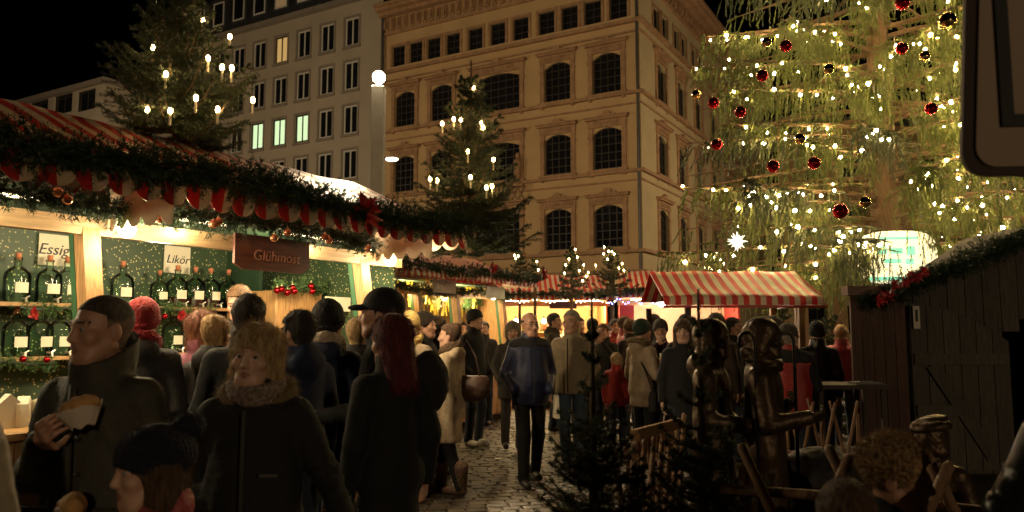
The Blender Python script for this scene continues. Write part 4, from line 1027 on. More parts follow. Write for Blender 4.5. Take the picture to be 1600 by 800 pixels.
for z in (1.26, .72):
    m = MB(); m.bx(dx0 + .02, dx1 - .02 if z > 1 else dx0 + .45, -.115, -.092, z - .06, z + .06); m.build('ledge_board', GREYW, door)
m = MB(); m.beam((dx0 + .2, -.106, 1.2), (dx1 - .25, -.106, .25), .022, .13, (0, 0, 1)); m.build('brace', GREYW, door)
m = MB(); m.bx(dx0 + .02, dx0 + .09, -.12, -.116, 1.58, 1.82); m.build('bolt_plate', mat('bolt_plate', (.55, .5, .4), rough=.4), door); m = MB(); m.tube([(dx0 + .055, -.13, 1.66), (dx0 + .055, -.13, 1.78)], .012, 6); m.build('bolt', ZINC, door)
garland('gable_garland', [ho + Vector((x, -.33, gz(x) + .07)) for x in np.linspace(-.1, apex, 14)], .17, 560, FIR, 'dark fir garland climbing the gable of the wooden hut', nlen=.045, nwid=.007)
for px, py in ((1372, 470), (1388, 462), (1398, 448), (1412, 440), (1430, 432), (1442, 428), (1418, 436)):
    p = at(px, py, YH - .5); bow(p, .09, 'deep red ribbon flower on the gable garland of the hut', None, 0, 'red ribbon flowers on the hut garland')
cb2 = empty('plank_screen', (xat(1330, 8.0), 8.0, 0), 0, 'dark red brown plank screen with a flat cap beside the hut', 'screen')
w_ = xat(1416, 8.0) - xat(1330, 8.0); zt_ = at(1350, 462, 8.0).z
for k in range(5):
    m = MB(); m.bx(w_ * k / 5 + .003, w_ * (k + 1) / 5 - .003, 0, .03, .03, zt_); m.build('plank', wood('redbrown_wood', (0.085, 0.036, 0.022), rough=.7), cb2)
m = MB(); m.bx(-.04, w_ * .62, -.05, .1, zt_ + .003, zt_ + .1); m.build('cap_board', wood('cap_wood', (0.15, 0.06, 0.032), stretch=(12, 1, 1)), cb2)
# ---- awning flap of a stand close to the camera
YF = 1.55; fx0 = xat(1519, YF); fz0 = at(1540, 276, YF).z
fl = empty('awning_flap', (fx0, YF, fz0), R(-6), 'dark bordered beige awning flap with a rounded corner hanging overhead', 'awning')
FLAP = mat('flap_beige', (0.40, 0.29, 0.22), rough=.8, var=.12, scale=3); FLAPD = mat('flap_border', (0.055, 0.035, 0.028), rough=.8)
def rounded(x0, z0, x1, z1, r):
    pts = []
    for k in range(9):
        a = math.pi + k * math.pi / 16; pts.append((x0 + r + r * math.cos(a), z0 + r + r * math.sin(a)))
    return pts + [(x1, z0), (x1, z1), (x0 + .05, z1)]
for nm, mt, (x0_, z0_, r_), (ya, yb) in (('border', FLAPD, (0, 0, .05), (0, .012)), ('panel', FLAP, (.025, .018, .04), (-.006, -.001))):
    q = rounded(x0_, z0_, .5, .72, r_); m = MB(); n = len(q)
    m.add([(x + .06 * (z / .72) * (1 if i < 12 else 0) * 0, ya, z) for i, (x, z) in enumerate(q)] + [(x, yb, z) for x, z in q], [tuple(range(n)), tuple(reversed(range(n, 2 * n)))] + [(k, k + n, (k + 1) % n + n, (k + 1) % n) for k in range(n)]); m.build(nm, mt, fl)
m = MB(); m.bx(.075, .1, -.012, -.0065, .10, .72); m.bx(.1005, .5, -.012, -.0065, .10, .125); m.build('binding', mat('flap_binding', (.015, .012, .012), rough=.7), fl)
m = MB(); m.bx(.0, 1.6, -.75, .012, .722, .745); m.build('canopy', FLAPD, fl)
for x, y in ((.62, .03), (1.55, .03), (.75, -.7), (1.55, -.7)):
    m = MB(); m.bx(x - .025, x + .025, y - .025, y + .025, -fz0, .72); m.build('post', DARKW, fl)
m = MB(); m.bx(.5, 1.6, -.004, .012, .45, .72); m.build('valance', FLAPD, fl)
# ================================================================== small conifers
def conifer(name, base, h, rad, label, seed=0, needles=26, nlen=0.035, nwid=0.004, whorl=0.11, material=None, per=6, group=None, up0=0.5, low=0.06, tw=0.07, leader=0.1, taper=.85):
    q = random.Random(seed); A = []; Bp = []; limbs = MB()
    z = low * h
    while z < h * (1 - leader * .5):
        f = 1 - z / h
        n = per + (1 if q.random() < .5 else 0) if f > .25 else max(4, per - 2)
        if taper > 1 and f < .42: n = 4
        for k in range(n):
            az = 2 * math.pi * (k + q.uniform(-.3, .3)) / n + z * 9
            L = rad * (f ** taper + .04) * q.uniform(.72, 1.15)
            el = up0 * (1 - f) + .08 + q.uniform(-.12, .12)
            d = Vector((math.cos(az) * math.cos(el), math.sin(az) * math.cos(el), math.sin(el)))
            p0 = Vector((0, 0, z + q.uniform(-.5, .5) * whorl)); pts = [p0 + d * L * t + Vector((0, 0, -.14 * L * math.sin(math.pi * t) + .08 * L * t * t)) for t in (0, .25, .5, .75, 1)]
            limbs.tube(pts, [.011 * h ** .3 * (1 - .75 * t) * (L / rad + .3) for t in (0, .25, .5, .75, 1)], 5, False)
            for i in range(4): A.append(pts[i]); Bp.append(pts[i + 1])
            side = d.cross(Vector((0, 0, 1))).normalized()
            ns = max(2, int(L / tw))
            for j in range(ns):
                t = (j + .6) / ns; b = p0 + d * L * t + Vector((0, 0, -.14 * L * math.sin(math.pi * t) + .08 * L * t * t))
                l2 = L * (.12 + .40 * (1 - t)) * q.uniform(.7, 1.1)
                for s in (-1, 1):
                    dd = (d * .72 + side * s * .7 + Vector((0, 0, q.uniform(-.2, .12)))).normalized()
                    A.append(b); Bp.append(b + dd * l2)
                    if l2 > .2:
                        for s2 in (-1, 1):
                            A.append(b + dd * l2 * .45); Bp.append(b + dd * l2 * .45 + (dd * .75 + (side * s2 * .6 + d * .2)).normalized() * l2 * .4)
        z += whorl * (0.7 + .6 * f) * q.uniform(.85, 1.15) * (2.2 if taper > 1 and f < .42 else 1)
    A.append(Vector((0, 0, h * (1 - leader * 1.2)))); Bp.append(Vector((0, 0, h)))
    A = np.array(A); Bp = np.array(Bp); L = np.linalg.norm(Bp - A, axis=1)
    reps = np.maximum(1, np.round(L / 0.1).astype(int)); A2 = []; B2 = []
    for a, b, r in zip(A, Bp, reps):
        for i in range(r): A2.append(a + (b - a) * i / r); B2.append(a + (b - a) * (i + 1) / r)
    V = needles_on(np.array(A2), np.array(B2), needles, nlen, nwid, .8)
    root = empty(name, base, q.uniform(0, 6), label, 'tree', group)
    link_mesh('crown', tri_mesh('crown', V, material or FIR_D), None, root)
    limbs.tube([(0, 0, 0), (0, 0, h * .5), (0, 0, h)], [.022 * h, .014 * h, .004], 8)
    limbs.build('trunk', BARK, root)
    return root
def candle_on(tree, pts, sc=1.0):
    m = MB(); m.tube([(0, 0, -.09), (0, 0, 0)], .009, 6); stick = m.mesh('candle', False, [WAX])
    m = MB(); m.sphere((0, 0, .018), (.016, .016, .026), 8, 6); fl_ = m.mesh('flame_bulb', True, [CANDLE])
    inv = tree.matrix_basis.inverted()
    for p in pts:
        c = link_mesh('candle', stick, None, tree, inv @ Vector(p)); c.scale = (sc, sc, sc); link_mesh('flame_bulb', fl_, None, c)

# roof tree 1 (on the liqueur stall roof)
b = w1((s1at(320, 222, .2).x, .55, 3.02))
t = conifer('roof_fir', b, at(320, -12, b.y).z - b.z + .1, .72, 'big fir tree with candle lights standing on the liqueur stall roof', 3, 42, .034, .0052, .10, per=8, tw=.055)
candle_on(t, [at(px, py, b.y + dy) for px, py, dy in ((317, 36, -.05), (239, 78, -.1), (259, 120, -.3), (325, 95, -.3), (347, 109, -.35), (362, 110, -.3), (395, 160, -.15), (230, 175, -.3), (266, 177, -.45), (306, 157, -.45), (359, 61, .1), (340, 175, -.4))])
b = w1((2.62, .35, 2.98)); 
bb = at(735, 330, b.y + .6)
t = conifer('roof_fir', (bb.x, bb.y, 2.35), at(738, 95, bb.y).z - 2.35, .66, 'dense fir tree with candle lights rising between the two stall roofs', 8, 42, .034, .0055, .10, per=8, tw=.055, leader=.2)
candle_on(t, [at(px, py, bb.y + dy) for px, py, dy in ((740, 140, -.05), (709, 189, -.2), (691, 196, -.15), (720, 190, -.25), (751, 193, -.2), (755, 202, -.2), (731, 240, -.35), (771, 252, -.25), (735, 280, -.4), (672, 282, -.25), (683, 285, -.3), (769, 294, -.3), (760, 296, -.35))])
for k, (px, ptop, pbot, Y, rad, lab, cand) in enumerate((
        (893, 386, 462, 14.6, .42, 'small lit fir on the roof of the fairy lit end stall', ((899, 391), (889, 406), (902, 403), (912, 415), (884, 415), (905, 424), (910, 440), (882, 428), (919, 427), (916, 433))),
        (957, 385, 462, 14.8, .45, 'small lit fir between the end stall and the red stall', ((944, 387), (951, 394), (956, 394), (943, 398), (949, 406), (931, 416), (967, 420), (972, 413), (975, 424), (960, 398))),
        (812, 392, 432, 15.5, .3, 'tiny fir with a few lights on the roof of the star stall', ((804, 400), (810, 401), (806, 405))),
        (836, 405, 434, 14.5, .24, 'tiny fir at the far end of the star stall roof', ((839, 410), (841, 423))),
        (1115, 395, 432, 17, .35, 'sparse lit bush behind the bright awning', ((1120, 396), (1116, 403), (1126, 407), (1101, 419), (1108, 418), (1121, 418), (1131, 413), (1138, 424), (1112, 423), (1107, 421))))):
    b = at(px, pbot, Y); h = at(px, ptop, Y).z - b.z
    t = conifer('small_fir', b, h, rad, lab, 20 + k, 16, .05, .012, .1, per=6, tw=.09)
    candle_on(t, [at(a, c, Y - .15) for a, c in cand], .75)
    m = MB(); m.tube([(0, 0, -b.z + .02 if k > 1 else -.5), (0, 0, 0)], .03, 6); m.build('stake', BARK, t)
# dark foreground spruces
b = Vector((xat(925, 4.2), 4.2, 0)); conifer('spruce', b, at(925, 462, 4.2).z, .58, 'dark young spruce with thin upright leader at the lane side corner of the enclosure', 41, 44, .026, .0034, .085, per=9, tw=.042, up0=.65, leader=.2, taper=1.5)
b = Vector((xat(1092, 3.7), 3.7, 0)); conifer('spruce', b, at(1102, 452, 3.7).z, .56, 'dark young spruce standing in front of the bronze statues', 45, 44, .026, .0034, .085, per=9, tw=.042, up0=.65, leader=.22, taper=1.45)
b = Vector((xat(1000, 4.0), 4.15, 0)); conifer('spruce', b, .85, .42, 'low dark spruce between the two taller young spruces', 47, 34, .026, .0032, .09, per=7, tw=.05)
for k, (px, Y, h) in enumerate(((1225, 12.0, 2.0), (1300, 11.6, 1.9), (1180, 12.6, 1.8))):
    conifer('spruce', (xat(px, Y), Y, 0), h, .62, ('spruce in the dusk behind the awning stand, nearest its poles', 'spruce behind the pink vest wearer', 'spruce at the back of the awning stand')[k], 60 + k, 20, .05, .009, .13, per=6, tw=.1)

# ================================================================== the big weeping tree
TX, TY = xat(1392, 13.6), 13.6
big = empty('weeping_spruce', (TX, TY, 0), 0, 'huge weeping spruce hung with warm lights and baubles', 'tree')
q = random.Random(77); TOP = 14.5
def trad(z): return 4.45 * max(.05, (TOP - z) / (TOP - 2.6)) ** .72 * (1.0 if z > 3.2 else .93)
def aw_block(p):      # keep clear of the awning stand, the hut and the panel screen
    X, Y, Z = p.x + TX, p.y + TY, p.z
    return (Y < 11.8 and X < 4.6 and Z < 2.75) or (Y < 10.3 and Z < 2.6) or (X < 2.2 and Z < 2.0)
limbs = MB(); SA = []; SB = []; SD = []; limb_tips = []; DA = []; DB = []
z = 2.75
tier = 0
while z < 12.5:
    n = 9 if z < 8.5 else 7
    for k in range(n):
        az = 2 * math.pi * (k + q.uniform(-.35, .35)) / n + tier * .8
        L = trad(z) * q.uniform(.72, 1.08)
        z0 = z + q.uniform(-.2, .2); d = Vector((math.cos(az), math.sin(az), 0)); sd = Vector((-d.y, d.x, 0))
        wob = q.uniform(-.12, .12)
        def P_(t, z0=z0, d=d, L=L, sd=sd, wob=wob): return Vector((0, 0, z0)) + d * L * t + sd * wob * L * math.sin(t * 3) + Vector((0, 0, L * (.10 * t - .34 * t * t + .20 * t ** 3)))
        pts = [P_(t) for t in (0, .2, .4, .6, .8, 1)]
        limbs.tube(pts, [.05, .042, .034, .026, .018, .008], 6, False)
        limb_tips.append((tier, d, L, P_, sd))
        front = d.y < .35
        dens = 23 if front else 8
        if z > 8.2: dens *= .5
        nst = int(L * dens)
        dark = q.random() < .16
        for j in range(nst):
            t = q.uniform(.16, 1.0) ** .8; b = P_(t)
            off = sd * q.gauss(0, .10 + .16 * (1 - t)) + d * q.gauss(0, .05)
            b2 = b + off - Vector((0, 0, off.length * .22))
            ln = q.uniform(.22, .74) * (1.0 - .25 * t) * (1.35 if z < 3.7 else 1.0)
            sw = Vector((q.gauss(0, .07), q.gauss(0, .07), 0)) + d * .10 * t
            e = b2 + sw - Vector((0, 0, ln))
            if aw_block(e): continue
            (DA if dark else SA).append(b2); (DB if dark else SB).append(e)
            if q.random() < .5: (DA if dark else SA).append(b); (DB if dark else SB).append(b2)
    z += .42 if z < 8.5 else .6; tier += 1
def strands(A, Bp, n_per, nlen, nwid):
    A = np.array(A); Bp = np.array(Bp); k = len(A); t = rng.random((k, n_per, 1)) ** .9
    mid = (A + Bp) / 2 + rng.normal(0, .03, (k, 3)); P = A[:, None] * (1 - t) ** 2 + 2 * mid[:, None] * t * (1 - t) + Bp[:, None] * t * t
    T = unit(Bp - A)[:, None]; rad = unit(rng.normal(size=(k, n_per, 3)))
    D = unit(T * .9 + rad * .34); N = k * n_per
    return needle_tris(P.reshape(N, 3), D.reshape(N, 3), nlen * rng.uniform(.7, 1.3, N), np.full(N, nwid) * rng.uniform(.7, 1.3, N))
link_mesh('crown', tri_mesh('crown', strands(SA, SB, 36, .085, .015), WEEP), None, big)
link_mesh('crown', tri_mesh('crown', strands(DA, DB, 40, .085, .014), WEEP_D), None, big)
limbs.tube([(0, 0, 0), (0, 0, 3), (0, 0, 8), (0, 0, TOP)], [.3, .26, .16, .02], 10); limbs.build('trunk', BARK, big)

# light strings following the limbs
nb = 0
BM = MB(); BM.sphere((0, 0, 0), .025, 8, 6); bme = BM.mesh('bulb', True, [BULB])
sock = MB(); sock.tube([(0, 0, .02), (0, 0, .06)], .012, 5); sockm = sock.mesh('socket', False, [WIRE])
for ti in sorted(set(l[0] for l in limb_tips)):
    ll = [l for l in limb_tips if l[0] == ti and l[1].y < .30]
    zt_ = ll[0][3](0).z
    if zt_ > 9.2: continue
    st_ = empty('light_string', (TX, TY, zt_), 0, 'string of warm white bulbs wound through the branches of the weeping spruce', 'light string', 'light strings on the weeping spruce')
    m = MB(); base_ = Vector((0, 0, zt_))
    for (_, d, L, P_, sd) in ll:
        t = q.uniform(.28, .45); cable = [P_(.15) - base_]
        while t < 1.0:
            p = P_(t) - base_ + sd * q.gauss(0, .07) + Vector((0, 0, q.uniform(-.16, .02)))
            cable.append(P_(t) - base_ - Vector((0, 0, .02))); t += q.uniform(.26, .58) / L
            X, Y, Z = p.x + TX, p.y + TY, p.z + zt_
            if (Y < 11.7 and X < 4.5 and Z < 2.6) or Y < 9.2: continue
            o_ = link_mesh('bulb', bme, None, st_, p); s_ = q.choice((.65, .85, 1.0, 1.0, 1.25)); o_.scale = (s_, s_, s_); nb += 1
        m.tube(cable, .006, 4, False)
    m.build('cable', WIRE, st_)
print('bulbs', nb)
for k, (px, py) in enumerate(((1410, 5), (1228, 72), (1409, 76), (1191, 118), (1115, 161), (1157, 175), (1272, 255), (1313, 330), (1455, 170), (1120, 226), (1208, 260), (1480, 33), (1445, 88), (1295, 108), (1250, 217), (1352, 316), (1088, 148), (1198, 66))):
    zc_ = at(px, py, 11).z; dxx = (px - 1392) / 1200 * 11.2; Rr = trad(zc_); Yb = TY - math.sqrt(max(.2, (Rr * .93) ** 2 - dxx * dxx))
    p = at(px, py, Yb); red = k < 11; r_ = (.10 if k in (0, 7) else .085) if red else (.125 if k == 11 else .085)
    if not red and k != 11: r_ = .075
    bauble(p, r_, REDB if red else GOLDB, ('glossy red bauble hanging on the weeping spruce' if red else 'golden mirror bauble hanging on the weeping spruce'), ('red' if red else 'gold') + ' baubles on the weeping spruce')
# ================================================================== implicit surfaces -> meshes
def V3(*a): return np.array(a, dtype=np.float32)
def cap(P, a, b, ra, rb=None, sy=1.0):
    a = np.asarray(a, np.float32); b = np.asarray(b, np.float32); rb = ra if rb is None else rb
    Q = P
    if sy != 1.0:
        c = (a + b) / 2; Q = P.copy(); Q[:, 1] = (P[:, 1] - c[1]) / sy + c[1]
    ba = b - a; t = np.clip(((Q - a) @ ba) / (ba @ ba + 1e-9), 0, 1)
    d = np.linalg.norm(Q - a - t[:, None] * ba, axis=1) - (ra + (rb - ra) * t)
    return d * (min(1, sy) * .5 + .5)
def ell(P, c, r):
    r = np.asarray(r, np.float32); q = (P - np.asarray(c, np.float32)) / r
    k0 = np.linalg.norm(q, axis=1); k1 = np.linalg.norm(q / r, axis=1); return k0 * (k0 - 1) / (k1 + 1e-6)
def smin(a, b, k):
    h = np.clip(.5 + .5 * (b - a) / k, 0, 1); return b * (1 - h) + a * h - k * h * (1 - h)
def smax(a, b, k): return -smin(-a, -b, k)
def wrink(P, f, seed, warp=.6):
    q = np.random.default_rng(seed); W = P * f; s = np.zeros(len(P), np.float32)
    w = np.stack([np.sin(W @ q.normal(size=3) + q.uniform(0, 6)) for _ in range(3)], 1) * warp
    W = W + w
    for o in range(5):
        k = q.normal(size=3) * (1.0 + .45 * o); s += np.sin(W @ k + q.uniform(0, 6)) / (1 + .4 * o)
    return s / 2.6
def nets(f, lo, hi, h):
    lo = np.asarray(lo, np.float32); hi = np.asarray(hi, np.float32); n = np.maximum(3, np.ceil((hi - lo) / h).astype(int) + 1)
    ax = [lo[i] + h * np.arange(n[i], dtype=np.float32) for i in range(3)]
    st = 4; nc = (n - 1 + st - 1) // st + 1; n = (nc - 1) * st + 1
    ax = [lo[i] + h * np.arange(n[i], dtype=np.float32) for i in range(3)]
    Gc = np.stack(np.meshgrid(*[a[::st] for a in ax], indexing='ij'), -1).reshape(-1, 3); Dc = f(Gc).reshape(nc)
    mn = np.abs(Dc); act = np.zeros(nc - 1, bool)
    for i in (0, 1):
        for j in (0, 1):
            for k in (0, 1):
                act |= mn[i:nc[0] - 1 + i, j:nc[1] - 1 + j, k:nc[2] - 1 + k] < st * h * 1.9
    M = np.zeros(n, bool); big_ = np.repeat(np.repeat(np.repeat(act, st, 0), st, 1), st, 2)
    for i in (0, 1):
        for j in (0, 1):
            for k in (0, 1): M[i:n[0] - 1 + i, j:n[1] - 1 + j, k:n[2] - 1 + k] |= big_
    I = [np.minimum((np.arange(n[i]) + st // 2) // st, nc[i] - 1) for i in range(3)]; D = Dc[np.ix_(*I)].copy()
    w = np.argwhere(M)
    if len(w): D[M] = f((lo + h * w).astype(np.float32))
    S = D < 0; nx, ny, nz = n
    cells = np.zeros((nx - 1, ny - 1, nz - 1), bool); acc = np.zeros((nx - 1, ny - 1, nz - 1, 3), np.float32); cnt = np.zeros((nx - 1, ny - 1, nz - 1), np.float32)
    sl = lambda o, m: slice(o, m - 1 + o)
    corners = [(i, j, k) for i in (0, 1) for j in (0, 1) for k in (0, 1)]
    for c in corners:
        for a in range(3):
            if c[a]: continue
            e = list(c); e[a] = 1
            A = D[sl(c[0], nx), sl(c[1], ny), sl(c[2], nz)]; B = D[sl(e[0], nx), sl(e[1], ny), sl(e[2], nz)]
            X = (A < 0) != (B < 0); t = np.where(X, A / np.where(X, A - B, 1), 0)
            for d in range(3):
                acc[..., d] += np.where(X, c[d] + (t if d == a else 0), 0)
            cnt += X
    cells = cnt > 0
    idx = np.full(cells.shape, -1, np.int64); idx[cells] = np.arange(cells.sum())
    ijk = np.argwhere(cells); V = lo + h * (ijk + acc[cells] / cnt[cells][:, None])
    Q = []
    for a in range(3):
        A = np.take(S, range(0, n[a] - 1), axis=a); B = np.take(S, range(1, n[a]), axis=a); X = A != B
        b, c = [d for d in range(3) if d != a]
        E = np.argwhere(X); E = E[(E[:, b] > 0) & (E[:, c] > 0) & (E[:, b] < n[b] - 1) & (E[:, c] < n[c] - 1)]
        flip = A[E[:, 0], E[:, 1], E[:, 2]]
        def cell(db, dc):
            C = E.copy(); C[:, b] += db; C[:, c] += dc; return idx[C[:, 0], C[:, 1], C[:, 2]]
        q = np.stack([cell(-1, -1), cell(0, -1), cell(0, 0), cell(-1, 0)], 1)
        if a == 1: flip = ~flip
        q[~flip] = q[~flip][:, ::-1]; Q.append(q)
    Q = np.concatenate(Q); Q = Q[(Q >= 0).all(1)]
    return V.astype(np.float32), Q
def vnormals(V, Q):
    n = np.cross(V[Q[:, 2]] - V[Q[:, 0]], V[Q[:, 3]] - V[Q[:, 1]]); N = np.zeros_like(V)
    for k in range(4): np.add.at(N, Q[:, k], n)
    return unit(N)
def fabric(key, col, rough=.85, sheen=.3, scale=30, bump=.25, bscale=90, var=.18):
    return mat('fabric_' + key, col, rough=rough, sheen=0.0, var=var, scale=scale, bump=bump, bscale=bscale)
def hairmat(key, c0, c1):
    return mat('hair_' + key, c0, rough=.7, var=.35, scale=26, var2=c1, bump=.6, bscale=60, stretch=(3, 3, .5))
SKIN = mat('skin', (0.50, 0.27, 0.18), rough=.5, var=.10, scale=20, sss=.12, bump=.06, bscale=120)
SKIN_L = mat('skin_pale', (0.58, 0.35, 0.25), rough=.5, var=.08, scale=20, sss=.12, bump=.06, bscale=120)
STUBBLE = mat('cropped_sides', (0.17, 0.105, 0.075), rough=.75, var=.35, scale=160)
LIP = mat('lip', (0.36, 0.17, 0.12), rough=.45)
EYEW = mat('eye_white', (0.34, 0.29, 0.25), rough=.15, var=.03); IRIS = mat('iris', (0.02, 0.015, 0.012), rough=.1)
H_DARK = hairmat('dark', (.014, .009, .007), (.04, .026, .018)); H_BROWN = hairmat('brown', (.06, .03, .015), (.13, .07, .035)); H_BLOND = hairmat('blond', (.36, .22, .09), (.60, .42, .20)); H_CURL = hairmat('curl', (.24, .13, .055), (.46, .29, .13))
H_CROP = hairmat('crop', (.035, .024, .017), (.09, .065, .048)); H_GREY = hairmat('grey', (.16, .13, .10), (.34, .29, .23)); H_RED = hairmat('red', (.06, .006, .008), (.15, .014, .018)); H_SANDY = hairmat('sandy', (.16, .08, .035), (.30, .17, .08)); H_AUB = hairmat('auburn', (.10, .03, .014), (.22, .08, .035))
BLACKF = fabric('black', (.006, .006, .007)); BLACK2 = fabric('black2', (.010, .009, .009)); NAVY = fabric('navy', (.008, .014, .045)); DARKBL = fabric('darkblue', (.012, .02, .05))
CHAR = fabric('charcoal', (.022, .02, .019)); OLIVE = fabric('olive', (.045, .040, .026), rough=.7); BEIGE = fabric('beige', (.34, .27, .18)); CREAMC = fabric('cream', (.42, .33, .22))
GREYF = fabric('grey', (.06, .055, .05)); BROWNF = fabric('brown', (.05, .03, .02)); REDJ = fabric('redjacket', (.28, .015, .012), rough=.5); PINKJ = fabric('pink', (.38, .075, .085), rough=.55); MAUVE = fabric('mauve', (.20, .07, .10))
REDK = fabric('redknit', (.26, .012, .015), bump=1.0, bscale=60); NAVYK = fabric('navyknit', (.006, .009, .024), bump=1.0, bscale=60); BLACKK = fabric('blackknit', (.010, .009, .009), bump=1.0, bscale=60); YELK = fabric('yellowknit', (.5, .36, .12), bump=.8, bscale=60); GREENK = fabric('greenknit', (.012, .028, .014), bump=.9, bscale=60); GREYK = fabric('greyknit', (.07, .055, .045), bump=.9, bscale=60)
JEANS = fabric('jeans', (.05, .08, .13), bscale=160); JEANSD = fabric('jeansdark', (.015, .02, .035), bscale=160); SCARFB = fabric('scarfbrown', (.09, .055, .03), bump=.9, bscale=50); SCARFL = fabric('scarflight', (.40, .33, .24), bump=.9, bscale=50)
SHOE = mat('shoe', (.015, .012, .01), rough=.45); SHOEW = mat('shoe_white', (.5, .47, .42), rough=.5); BOOT = fabric('boot', (.14, .085, .055), bump=1, bscale=40)
FURM = leaf_mat('fur', (.12, .075, .035), (.34, .24, .13), trans=.1); FURD = leaf_mat('fur_dark', (.05, .03, .018), (.13, .085, .045), trans=.05)
BRONZE = mat('bronze', (.075, .045, .024), rough=.46, metal=.6, var=.35, scale=7, bump=.25, bscale=30)
LEATHER = mat('leather', (.045, .02, .012), rough=.55, var=.2)

def fur_ring(parent, pts, r, material, n=2600, ln=.05, w=.0022):
    P, T, _ = path_sample(pts, n); rad = unit(rng.normal(size=(n, 3))); B = P + rad * r * .35
    D = unit(rad + rng.normal(0, .35, (n, 3)) + np.array([0, 0, -.25])); V = needle_tris(B, D, ln * rng.uniform(.6, 1.2, n), np.full(n, w))
    o = link_mesh('fur_trim', tri_mesh('fur', V, material), None, parent)
    return o
def blob(name, f, lo, hi, h, material, parent, disp=0.0, dfreq=8.0, seed=1, quilt=0, mats=None, midx=None, joints=None):
    V, Q = nets(f, lo, hi, h)
    if len(Q) == 0: return None, None
    if disp or quilt:
        N = vnormals(V, Q); a = np.zeros(len(V), np.float32)
        if disp:
            a += disp * wrink(V * np.array([1.5, 1.5, .55]), dfreq, seed, 1.1); a += disp * .35 * wrink(V * np.array([1, 1, .9]), dfreq * 2.4, seed + 9, 1.2)
            for jt in joints or []:
                w_ = np.exp(-(np.linalg.norm(V - jt, axis=1) / .13) ** 2); a += disp * 1.5 * w_ * wrink(V * np.array([.6, .6, 2.2]), dfreq * 2.2, seed + 3, .9)
        if quilt: a += quilt * (np.abs(np.sin(V[:, 2] * 26)) ** .5 - .7)
        V = V + N * a[:, None]
    mi = midx(V[Q].mean(1)) if midx else None
    me = np_mesh(name, V, Q, smooth=True, mats=mats or [material], midx=mi)
    return link_mesh(name, me, None, parent), (V, Q)

